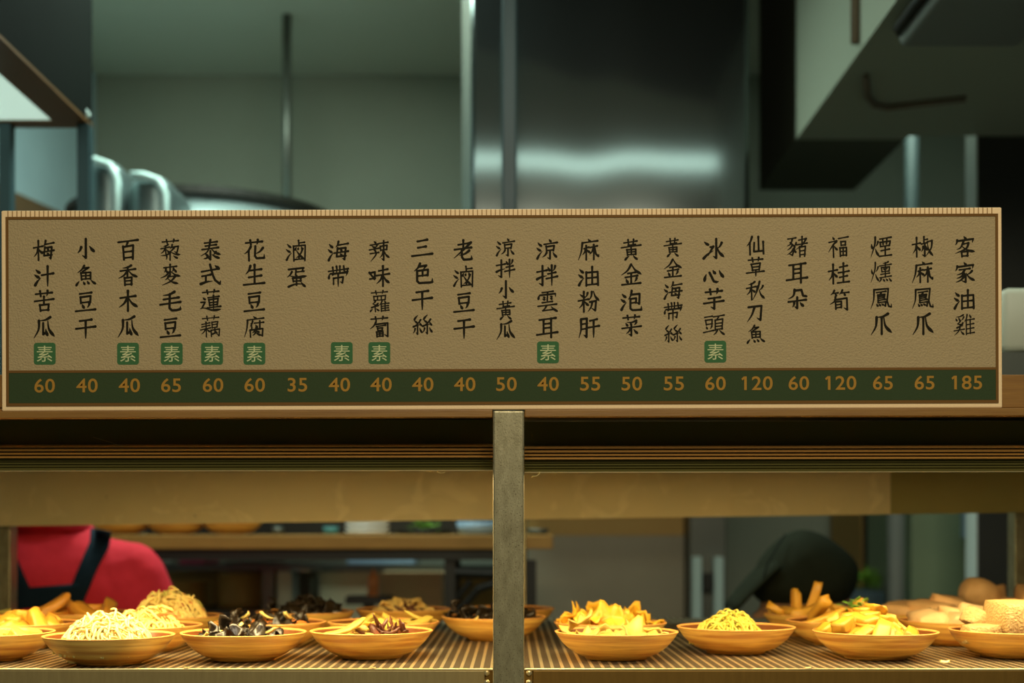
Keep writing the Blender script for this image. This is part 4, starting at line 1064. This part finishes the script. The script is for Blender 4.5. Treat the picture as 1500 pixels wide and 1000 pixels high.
ware('teal_cup', 473, 496, 771, Y + .1, 'teal_ware', 'small teal cup left of the white dishes on the timber rack', 'cup')
ware('steel_cup', 398, 416, 771, Y + .1, 'steel_dull', 'small steel cup between the tan bowls and the teal cup', 'cup')
ware('blue_bowl', 668, 728, 764, Y + .13, 'blue_ware', 'pale blue bowl on the timber rack next to the post', 'bowl')
ware('serving_tray', 578, 664, 776, Y + .22, 'black_metal', 'black tray between the white dishes and the blue bowl', 'tray', flare=1.05)
cx = at(620, 0, Y + .2)
gl = MB()
for k in range(40):
    q = Vector((cx.x + R.gauss(0, .017), Y + .2 + R.gauss(0, .014), at(0, 776, Y + .22).z + abs(R.gauss(.012, .008))))
    d = Vector((R.uniform(-1, 1), R.uniform(-1, 1), R.uniform(-.3, .3))).normalized() * .022; s = d.cross(Vector((0, 0, 1))).normalized() * .007
    gl.prism([q - d * .5, q + s, q + d * .5, q - s], (0, 0, .0008))
build('salad_leaves', gl, 'leaf', loc=(cx.x, Y + .2, at(0, 776, Y + .22).z), label='bright green leaves on the black tray', cat='leaves', kind='stuff')
ware('glass_cup', 770, 804, 774, Y + .1, 'steel_dull', 'grey cup on the end of the timber rack right of the post', 'cup')

# work table under and behind the timber rack
Y = 4.0
wt = thing('work_table', (at(400, 0, Y).x, Y, 0), 'steel work table with dull front panels below the timber rack', 'table')
a, b = at(150, 827, Y), at(760, 836, Y)
WZ = a.z
build('table_top', MB().box((a.x, Y, b.z), (b.x, Y + .6, a.z)), 'steel_dull', wt)
x_a, x_b = at(405, 0, Y).x, at(648, 0, Y).x
build('front_panel', MB().box((x_a, Y + .02, .1), (x_b, Y + .04, b.z - .0005)), 'panel_light', wt, label='dull steel front panel')
build('back_panel', MB().box((a.x, Y + .40, .1), (b.x, Y + .43, b.z - .0005)), 'dark_brown', wt, label='dark back panel')
build('lower_shelf', MB().box((a.x, Y + .05, at(0, 896, Y).z - .02), (x_a - .001, Y + .399, at(0, 896, Y).z)), 'steel_dull', wt)
for x in (a.x + .02, x_a - .03, b.x - .02):
    build('leg', MB().box((x - .018, Y + .02, 0), (x + .018, Y + .056, b.z - .0005)), 'steel_dull', wt)
LZ = at(0, 896, Y).z
def pot(px0, px1, top, Yw, z, label, m='steel_dull', name='cooking_pot', cat='pot'):
    t_ = thing(name, (at((px0 + px1) / 2, 0, Yw).x, Yw, z + .0005), label, cat)
    r = (at(px1, 0, Yw).x - at(px0, 0, Yw).x) / 2; h = at(0, top, Yw).z - z
    build('body', MB().lathe([(.0005, .001), (r * .94, .001), (r, .02), (r, h), (r - .004, h), (r - .004, .02), (.0005, .006)], tuple(WORLD_OF[t_.name]), 32), m, t_, smooth=True)
    build('rim', MB().lathe([(r + .0005, h - .006), (r + .006, h - .006), (r + .006, h + .002), (r + .0005, h + .002)], tuple(WORLD_OF[t_.name]), 32, closed=True), m, t_)
pot(240, 300, 852, Y + .2, LZ, 'dark squat pot on the shelf below the work table, nearest the red sleeve', 'dark_brown')
pot(318, 390, 838, Y + .24, LZ, 'dark taller pot on the shelf below the work table', 'dark_brown')
pot(428, 468, 834, Y - .13, .9, 'pale narrow steel churn standing in front of the work table', 'steel', 'steel_churn', 'churn')
st_ = thing('stool', (at(448, 0, Y - .13).x, Y - .13, 0), 'low black stool carrying the steel churn', 'stool')
build('seat', MB().box((at(424, 0, Y - .13).x, Y - .22, .87), (at(472, 0, Y - .13).x, Y - .03, .9)), 'black_metal', st_)
for px in (428, 468):
    for y in (Y - .21, Y - .05):
        build('leg', MB().box((at(px, 0, Y - .13).x - .01, y, 0), (at(px, 0, Y - .13).x + .01, y + .012, .8695)), 'black_metal', st_)
# trays on the work table
def tray(px0, px1, top, bot, m, label, Yw=Y + .01, z=WZ):
    a_, b_ = at(px0, top, Yw), at(px1, bot, Yw)
    build('tray', MB().box((a_.x, Yw, z + .0005), (b_.x, Yw + .2, a_.z)), m, loc=((a_.x + b_.x) / 2, Yw, z), label=label, cat='tray', bevel=.003)
tray(508, 608, 819, 827, 'blue_ware', 'pale blue tray on the work table under the white dishes')
tray(262, 300, 818.5, 826, 'pink_ware', 'pink tray on the work table under the tan bowls')
tray(200, 228, 816, 826, 'white_ware', 'white tray on the work table beside the red sleeve')
tray(330, 420, 822, 827, 'steel_dull', 'flat grey tray on the work table between the pink and blue ones')
# orange bottle and black tray in front of the panel
cb = thing('carton', (at(600, 0, 3.85).x, 3.85, 0), 'tall brown carton in front of the work table', 'carton')
build('body', MB().box((at(556, 0, 3.85).x, 3.85, 0), (at(648, 0, 3.85).x, 3.98, at(0, 838, 3.85).z)), 'carton', cb, bevel=.004)
sb_ = thing('side_stand', (at(540, 0, 3.7).x, 3.7, 0), 'narrow black stand carrying the orange bottle', 'stand')
sz = at(0, 873, 3.7).z
build('top', MB().box((at(508, 0, 3.7).x, 3.66, at(0, 884, 3.7).z), (at(572, 0, 3.7).x, 3.78, sz)), 'black_metal', sb_)
build('leg', MB().box((at(532, 0, 3.7).x, 3.70, 0), (at(548, 0, 3.7).x, 3.73, at(0, 884, 3.7).z - .0005)), 'black_metal', sb_)
ob = thing('sauce_bottle', (at(547, 0, 3.7).x, 3.7, sz + .0005), 'slim orange bottle on the narrow black stand', 'bottle')
build('body', MB().lathe([(.0005, 0), (.0165, 0), (.017, .05), (.014, .06), (.0005, .062)], tuple(WORLD_OF[ob.name]), 20), 'orange_ware', ob, smooth=True)
build('cap', MB().lathe([(.0005, .062), (.007, .0625), (.004, .076), (.0005, .077)], tuple(WORLD_OF[ob.name]), 16), 'orange_ware', ob, smooth=True)

# right of the post: low cabinet, freezer, pipes, fridge
Y = 4.3
lc = thing('steel_cabinet', (at(890, 0, Y).x, Y, 0), 'wide steel cabinet with a dark top panel right of the centre post', 'cabinet')
a, b = at(773, 784, Y), at(1002, 1000, Y)
build('door_panel', MB().box((a.x, Y, .05), (b.x, Y + .02, a.z)), 'panel_steel', lc)
build('body', MB().box((a.x, Y + .021, 0), (b.x, Y + .6, a.z)), 'steel_dull', lc)
build('top_panel', MB().box((a.x, Y + .01, a.z + .0005), (b.x, Y + .6, at(0, 700, Y).z)), 'dark_brown', lc, label='dark brown top panel')
fz = thing('upright_freezer', (at(1038, 0, 4.2).x, 4.2, 0), 'narrow grey freezer with two pale door bars and a black latch', 'freezer')
a, b = at(1010, 690, 4.2), at(1064, 690, 4.2)
build('body', MB().box((a.x, 4.2, 0), (b.x, 4.7, a.z)), 'steel_dull', fz, bevel=.004)
for p0, p1 in ((1014, 1028), (1046, 1060)):
    build('door_bar', MB().box((at(p0, 0, 4.17).x, 4.165, .5), (at(p1, 0, 4.17).x, 4.1995, at(0, 815, 4.17).z)), 'pipe', fz, label='pale vertical door bar', bevel=.004)
build('latch', MB().box((at(1029.5, 0, 4.17).x, 4.17, at(0, 866, 4.17).z), (at(1044.5, 0, 4.17).x, 4.1995, at(0, 839, 4.17).z)), 'black_metal', fz, label='black latch', bevel=.003)
dc = thing('dark_locker', (at(1278, 0, 4.7).x, 4.7, 0), 'tall dark brown locker behind the dark cap', 'locker')
a, b = at(1262, 690, 4.7), at(1300, 690, 4.7)
build('body', MB().box((a.x, 4.7, 0), (b.x, 5.15, a.z)), 'dark_brown', dc)
build('door', MB().box((a.x + .004, 4.688, .06), (b.x - .004, 4.6995, a.z - .01)), 'black_metal', dc)
bx = thing('blue_crate', (at(1265, 0, 4.3).x, 4.3, 0), 'blue grey crate in front of the dark locker', 'crate')
cz = at(0, 866, 4.3).z
build('body', MB().box((at(1232, 0, 4.3).x, 4.3, 0), (at(1297, 0, 4.3).x, 4.55, cz)), 'grey_cloth', bx, bevel=.006)
lf = MB(); cc = at(1273, 846, 4.36)
for k in range(120):
    q = cc + Vector((R.gauss(0, .020), R.gauss(0, .03), R.gauss(0, .018)))
    q.z = max(q.z, cz + .004)
    d = Vector((R.uniform(-1, 1), R.uniform(-1, 1), R.uniform(-.5, .8))).normalized() * .03; s = d.cross(Vector((0, 0, 1))).normalized() * .009
    lf.prism([q - d * .5, q + s, q + d * .5, q - s], (0, 0, .0008))
build('vegetable_leaves', lf, 'leaf', loc=(cc.x, 4.36, cz), label='bunch of green leaves lying on the blue grey crate', cat='leaves', kind='stuff')
pp = thing('drain_pipe', (at(1325, 0, 4.0).x, 4.0, 0), 'pale vertical pipe under the beam, running down past the grey green fridge', 'pipe')
xa, xb = at(1312, 0, 4.0).x, at(1335, 0, 4.0).x
build('lower_run', MB().tube([(xa, 4.0, 0), (xa, 4.0, 1.9)], .026, 16), 'grey_paint', pp, smooth=True)
build('upper_run', MB().tube([(xa, 4.0, 1.9005), (xa, 4.0, 1.92), (xb, 4.0, 1.99), (xb, 4.0, 3.2)], .021, 16), 'pipe_dim', pp, smooth=True)
fr = thing('fridge', (at(1380, 0, 4.1).x, 4.1, 0), 'grey green fridge with a bright strip handle beside the dark wall', 'fridge')
a, b = at(1335, 690, 4.1), at(1425, 690, 4.1)
build('body', MB().box((a.x + .004, 4.121, 0), (b.x, 4.62, a.z)), 'teal_panel', fr)
build('door', MB().box((a.x, 4.1, .05), (b.x, 4.12, a.z)), 'teal_panel', fr, bevel=.004)
build('handle', MB().box((at(1410, 0, 4.08).x, 4.07, at(0, 788, 4.08).z), (at(1421, 0, 4.08).x, 4.0995, at(0, 720, 4.08).z)), 'blue_ware', fr, label='bright strip handle', bevel=.004)
# fittings below the duct
cbm = MB(); hz = hb - .008
def under(px, py):                     # point on the duct's underside seen at a pixel
    y = (hz - EYE) * F / (HY - py)
    return Vector(((px - HX) / F * y, y, hz))
cbm.tube([Vector(under(1268, 112)) + Vector((0, 0, 0)), under(1270, 140), under(1280, 154), under(1300, 158), under(1350, 152), under(1415, 145)], .008, 8)
build('cable', cbm, 'cable', loc=tuple(under(1300, 158)), label='thin brown cable curving across the underside of the duct', cat='cable', smooth=True)
v = MB(); xk = .794
v.tube([(xk - .009, xk * F / 508, hb + .02), (xk - .009, xk * F / 508, 3.2)], .010, 8)
build('cable', v, 'cable', loc=(xk, xk * F / 508, hb), label='brown cable running straight up the beam face', cat='cable', smooth=True)
ac = thing('ceiling_unit', (under(1362, 20).x, under(1362, 20).y, hb), 'pale rounded air unit with dark edges below the duct', 'air unit')
p = under(1362, 10)
q0, q1 = under(1300, 38), under(1425, 38)
build('body', MB().box((q0.x + .02, 2.25, hz - .05), (q1.x + .1, q0.y, hz + .0075)), 'grey_paint', ac, bevel=.02, seg=4, smooth=True)
build('edge_seal', MB().tube([(q0.x + .012, 2.25, hz - .02), (q0.x + .012, q0.y - .04, hz - .02), (q0.x + .03, q0.y - .008, hz - .02), (q0.x + .07, q0.y + .006, hz - .02), (q1.x + .1, q0.y + .006, hz - .02)], .012, 8), 'black_metal', ac, label='dark edge seal', smooth=True)
# ---------------------------------------------------------------- the two people working behind the counter
def hand(mb, wrist, d, side, size=1.):
    """palm, four bent fingers of different lengths and a thumb, hanging from the wrist along d"""
    d = Vector(d).normalized(); s = Vector(side).normalized(); n = d.cross(s).normalized()
    w = Vector(wrist)
    mb.limb(w, w + d * .05 * size, .021, .026, 10)
    for k, (o, L) in enumerate(((-.027, .068), (-.009, .078), (.009, .073), (.026, .058))):
        a = w + d * .075 * size + s * o
        mb.limb(w + d * .04 * size + s * o * .7, a, .0105, .0095, 8)
        b = a + (d + n * .25).normalized() * L * .5; c = b + (d + n * .75).normalized() * L * .5
        mb.limb(a, b, .0092, .0085, 8); mb.limb(b, c, .0085, .007, 8)
    t0 = w + d * .02 - s * .026; t1 = t0 + (d - s * .7).normalized() * .04; t2 = t1 + (d + n * .4).normalized() * .03
    mb.limb(t0, t1, .012, .0105, 8); mb.limb(t1, t2, .0105, .008, 8)
    return mb
PY = 2.72
def pp3(px, py, dy=0.): return at(px, py, PY + dy)
neck = pp3(72, 765)
cx = neck.x
per = thing('person', (cx, PY + .02, 0), 'person in a crimson polo with navy apron straps, seen from behind, working', 'person')
# figure
g = MB()
zN = neck.z
g.limb((cx, PY + .02, zN - .05), (cx, PY + .0, zN + .10), .058, .052)
g.ball((cx, PY - .005, zN + .20), (.078, .096, .115), 18, 12)
g.ball((cx, PY + .095, zN + .185), (.014, .02, .018), 8, 6)          # nose
for s in (-1, 1): g.ball((cx + s * .078, PY + .01, zN + .19), (.012, .018, .03), 8, 6)
g.limb((cx, PY + .03, zN - .14), (cx, PY + .02, .95), .095, .11)
for s in (-1, 1):
    sh_ = Vector((cx + s * .175, PY + .025, zN - .125)); el = Vector((cx + s * .245, PY + .06, zN - .38)); wr = Vector((cx + s * .16, PY + .27, zN - .44))
    g.limb((cx, PY + .03, zN - .11), sh_, .05, .05)
    g.limb(sh_, el, .05, .042); g.limb(el, wr, .041, .029)
    hand(g, wr, (-.2 * s, .9, -.3), (s, .1, 0))
    hip = Vector((cx + s * .09, PY + .02, .93)); kn = Vector((cx + s * .1, PY + .03, .50)); an = Vector((cx + s * .1, PY - .01, .10))
    g.limb(hip, kn, .088, .06); g.limb(kn, an, .057, .038)
    g.limb((cx + s * .1, PY - .04, .04), (cx + s * .115, PY + .17, .032), .04, .03)
build('body', fused(g, .007, 4), 'skin', per, smooth=True)
# head hair and face details
hm = MB()
for s in (-1, 1): hm.ball((cx + s * .03, PY + .083, zN + .21), (.012, .008, .007), 8, 6)
build('eye', hm, 'hair', per, smooth=True)
hh = MB().ball((cx, PY - .018, zN + .22), (.088, .096, .112), 18, 12)
build('hair', fused(hh, .01, 2), 'hair', per, smooth=True)
# polo shirt: torso rings and sleeves melted together, sized to the outline in the photograph
t = MB()
rings = [(zN - .62, .19, .13), (zN - .40, .185, .125), (zN - .26, .198, .125), (zN - .15, .205, .115), (zN - .085, .185, .098), (zN - .04, .125, .08), (zN - .012, .082, .07), (zN + .005, .07, .066)]
n0 = len(t.v); sg = 36
for z, rx, ry in rings:
    for k in range(sg):
        a = 2 * PI * k / sg
        ca, sa = math.cos(a), math.sin(a)
        t.v.append((cx + rx * math.copysign(abs(ca) ** .8, ca), PY + .02 + ry * math.copysign(abs(sa) ** .8, sa), z))
for i in range(len(rings) - 1):
    for k in range(sg):
        k2 = (k + 1) % sg
        t.f.append((n0 + i * sg + k, n0 + i * sg + k2, n0 + (i + 1) * sg + k2, n0 + (i + 1) * sg + k)); t.m.append(0)
t.f.append(tuple(n0 + k for k in range(sg))[::-1]); t.f.append(tuple(n0 + (len(rings) - 1) * sg + k for k in range(sg))); t.m += [0, 0]
for s in (-1, 1):
    sh_ = Vector((cx + s * .165, PY + .01, zN - .115)); e1 = Vector((cx + s * .225, PY + .035, zN - .27))
    t.limb((cx + s * .08, PY + .01, zN - .085), sh_, .062, .075)
    t.limb(sh_, e1, .078, .072, 18)
shirt = fused(t, .008, 7)
for i, v in enumerate(shirt.v):        # soft drag folds of the cloth towards the armpit
    p = Vector(v); u = (p.x - cx); f = max(0, min(1, (abs(u) - .09) / .1))
    w = math.sin(58 * (abs(u) * .8 + (p.z - zN) * .62)) * .0065 * f
    shirt.v[i] = (p.x, p.y - w, p.z)
so = build('polo_shirt', shirt, 'red', per, label='crimson polo shirt', smooth=True)
col_ = MB().lathe([(.070, -.012), (.083, -.022), (.089, -.02), (.076, .022), (.068, .024)], (cx, PY + .012, zN - .008), 32, closed=True)
for i, v in enumerate(col_.v): col_.v[i] = (v[0], v[1], v[2] - .02 * (v[1] - PY) / .08)
build('collar', col_, 'red', per, label='folded collar', smooth=True)
# apron: crossed back straps laid onto the cloth
tree = BVHTree.FromPolygons([Vector(v) for v in shirt.v], shirt.f)
def onto(px, py, lift=.004):
    o = Vector((0, 0, EYE)); d = (at(px, py, 1) - o).normalized()
    h = tree.ray_cast(o, d)
    return (h[0] - d * lift) if h[0] is not None else at(px, py, PY - .1)
def strap(name, path, label):
    mb = MB(); grid = []
    N = 22
    for k in range(N + 1):
        u = k / N * (len(path) - 1); i = min(int(u), len(path) - 2); f = u - i
        (ax, ay, bx, by), (cx_, cy_, dx_, dy_) = path[i], path[i + 1]
        e0 = (ax + (cx_ - ax) * f, ay + (cy_ - ay) * f); e1 = (bx + (dx_ - bx) * f, by + (dy_ - by) * f)
        grid.append([onto(e0[0] + (e1[0] - e0[0]) * j / 5, e0[1] + (e1[1] - e0[1]) * j / 5) for j in range(6)])
    for k in range(N):
        for j in range(5):
            mb.face([grid[k][j], grid[k][j + 1], grid[k + 1][j + 1], grid[k + 1][j]], up=(0, -1, 0))
    o = build(name, mb, 'navy', per, label=label, smooth=True)
    s_ = o.modifiers.new('cloth', 'SOLIDIFY'); s_.thickness = .003; s_.offset = 0
    return o
strap('apron_strap', [(133, 774, 163, 778), (132, 792, 160, 800), (116, 830, 142, 834), (101, 866, 128, 868), (94, 890, 118, 892)], 'navy shoulder strap of the apron')
strap('apron_strap', [(11, 774, -22, 778), (14, 792, -18, 800), (30, 830, 4, 836), (46, 866, 16, 872), (52, 890, 24, 892)], 'navy shoulder strap of the apron')
strap('apron_band', [(-40, 866, -40, 900), (20, 862, 20, 893), (60, 859, 60, 889), (100, 856, 100, 882), (126, 853, 120, 880)], 'navy back band of the apron')
ap = MB().lathe([(.172, .62), (.205, .95), (.20, 1.0), (.197, 1.0), (.168, .62)], (cx, PY + .02, 0), 40, closed=True)
for i, v in enumerate(ap.v): ap.v[i] = (v[0], PY + .02 + (v[1] - PY - .02) * .72, v[2])
build('apron_skirt', ap, 'navy', per, smooth=True, label='navy apron wrapped round the hips')
tr = MB()
for s in (-1, 1):
    tr.limb((cx + s * .09, PY + .02, .93), (cx + s * .1, PY + .03, .50), .104, .078); tr.limb((cx + s * .1, PY + .03, .50), (cx + s * .1, PY - .005, .14), .076, .062)
build('trousers', fused(tr, .01, 4), 'trousers', per, smooth=True)
for s in (-1, 1):
    sm = MB().limb((cx + s * .1, PY - .045, .05), (cx + s * .117, PY + .19, .042), .05, .04)
    for i, v in enumerate(sm.v): sm.v[i] = (v[0], v[1], max(v[2], .002))
    build('shoe', sm, 'black_metal', per, smooth=True)

# the second person, bent low, of whom the cap and a bit of shoulder show
QY = 2.78
cap_c = at(1183, 852, QY)
p2 = thing('person', (cap_c.x + .18, QY, 0), 'person in a charcoal cap bending low behind the golden sticks', 'person')
hx, hz_ = cap_c.x, cap_c.z
g = MB()
g.ball((hx - .005, QY, hz_ - .05), (.098, .076, .088), 18, 12)
g.ball((hx - .105, QY, hz_ - .075), (.018, .013, .014), 8, 6)
g.limb((hx + .03, QY, hz_ - .09), (hx + .10, QY, hz_ - .17), .056, .062)
ch_ = Vector((hx + .17, QY, hz_ - .22)); pv = Vector((hx + .52, QY + .03, .98))
g.limb(ch_, pv, .115, .125)
for s in (-1, 1):
    sh_ = ch_ + Vector((-.01, s * .17, -.01)); el = sh_ + Vector((-.05, s * .05, -.25)); wr = el + Vector((-.17, -s * .06, -.08))
    g.limb(ch_, sh_, .07, .056); g.limb(sh_, el, .05, .042); g.limb(el, wr, .041, .029)
    hand(g, wr, (-.9, 0, -.35), (0, s, 0))
    hip = pv + Vector((.0, s * .09, -.06)); kn = Vector((pv.x - .03, QY + s * .1, .50)); an = Vector((pv.x + .03, QY + s * .1, .10))
    g.limb(hip, kn, .088, .06); g.limb(kn, an, .057, .038)
    g.limb((pv.x + .05, QY + s * .1, .04), (pv.x - .15, QY + s * .11, .032), .04, .03)
build('body', fused(g, .007, 4), 'skin', p2, smooth=True)
em = MB()
for s in (-1, 1): em.ball((hx - .088, QY + s * .03, hz_ - .05), (.007, .011, .007), 8, 6)
build('eye', em, 'hair', p2, smooth=True)
t = MB()
t.limb(ch_ + Vector((-.01, 0, 0)), pv, .135, .14)
for s in (-1, 1):
    sh_ = ch_ + Vector((-.01, s * .17, -.01)); el = sh_ + Vector((-.05, s * .05, -.25))
    t.limb(ch_, sh_, .085, .072); t.limb(sh_, sh_ + (el - sh_) * .75, .068, .06)
build('work_shirt', fused(t, .009, 5), 'grey_cloth', p2, smooth=True, label='blue grey work shirt')
tr = MB()
for s in (-1, 1):
    kn = Vector((pv.x - .03, QY + s * .1, .50)); an = Vector((pv.x + .03, QY + s * .1, .13))
    tr.limb(pv + Vector((0, s * .09, -.04)), kn, .104, .078); tr.limb(kn, an, .076, .062)
build('trousers', fused(tr, .01, 4), 'trousers', p2, smooth=True)
for s in (-1, 1):
    sm = MB().limb((pv.x + .06, QY + s * .1, .05), (pv.x - .16, QY + s * .115, .042), .05, .04)
    for i, v in enumerate(sm.v): sm.v[i] = (v[0], v[1], max(v[2], .002))
    build('shoe', sm, 'black_metal', p2, smooth=True)
# cap: crown following the outline in the photograph, seams, a long peak pointing down
cm = MB()
prof = [(1258, 836), (1252, 862), (1236, 888), (1190, 900), (1130, 893), (1098, 872), (1101, 846), (1112, 818), (1132, 795), (1152, 781), (1170, 774), (1192, 777), (1214, 787), (1238, 806), (1251, 819)]
mid = at(1180, 840, QY)
cap_layers = []
for k in range(-6, 7):
    u = k / 6.4
    s = math.sqrt(max(0, 1 - u * u)) ** .8
    cap_layers.append([Vector((mid.x + (at(px, py, QY).x - mid.x) * s, QY + u * .098, mid.z - .012 + (at(px, py, QY).z - mid.z + .012) * s)) for px, py in prof])
m = len(prof)
for k in range(len(cap_layers) - 1):
    for i in range(m):
        j = (i + 1) % m
        cm.face([cap_layers[k][i], cap_layers[k][j], cap_layers[k + 1][j], cap_layers[k + 1][i]])
cm.face(cap_layers[0]); cm.face(cap_layers[-1][::-1])
co = build('cap', cm, 'cap', p2, label='charcoal cloth cap', smooth=True)
ss = co.modifiers.new('round', 'SUBSURF'); ss.levels = 2; ss.render_levels = 2
pk = MB(); rows = []
for i in range(9):
    u = i / 8
    row = []
    for j in range(9):
        v = j / 8 * 2 - 1
        half = .094 * (1 - .35 * u ** 2)
        px = 1124 + (1062 - 1124) * u; py = 816 + (884 - 816) * u - 3 * math.sin(u * PI)
        q = at(px, py, QY)
        row.append(Vector((q.x + .010 * v * v, QY + v * half, q.z - .014 * v * v)))
    rows.append(row)
for i in range(8):
    for j in range(8): pk.face([rows[i][j], rows[i + 1][j], rows[i + 1][j + 1], rows[i][j + 1]])
po = build('cap_peak', pk, 'cap', p2, label='curved cap peak', smooth=True)
sd = po.modifiers.new('thick', 'SOLIDIFY'); sd.thickness = .004
bd = MB().tube([at(1150, 782, QY - .05), at(1124, 826, QY - .084), at(1112, 870, QY - .075)], .0016, 6)
build('seam', bd, 'cap_dark', p2, smooth=True)
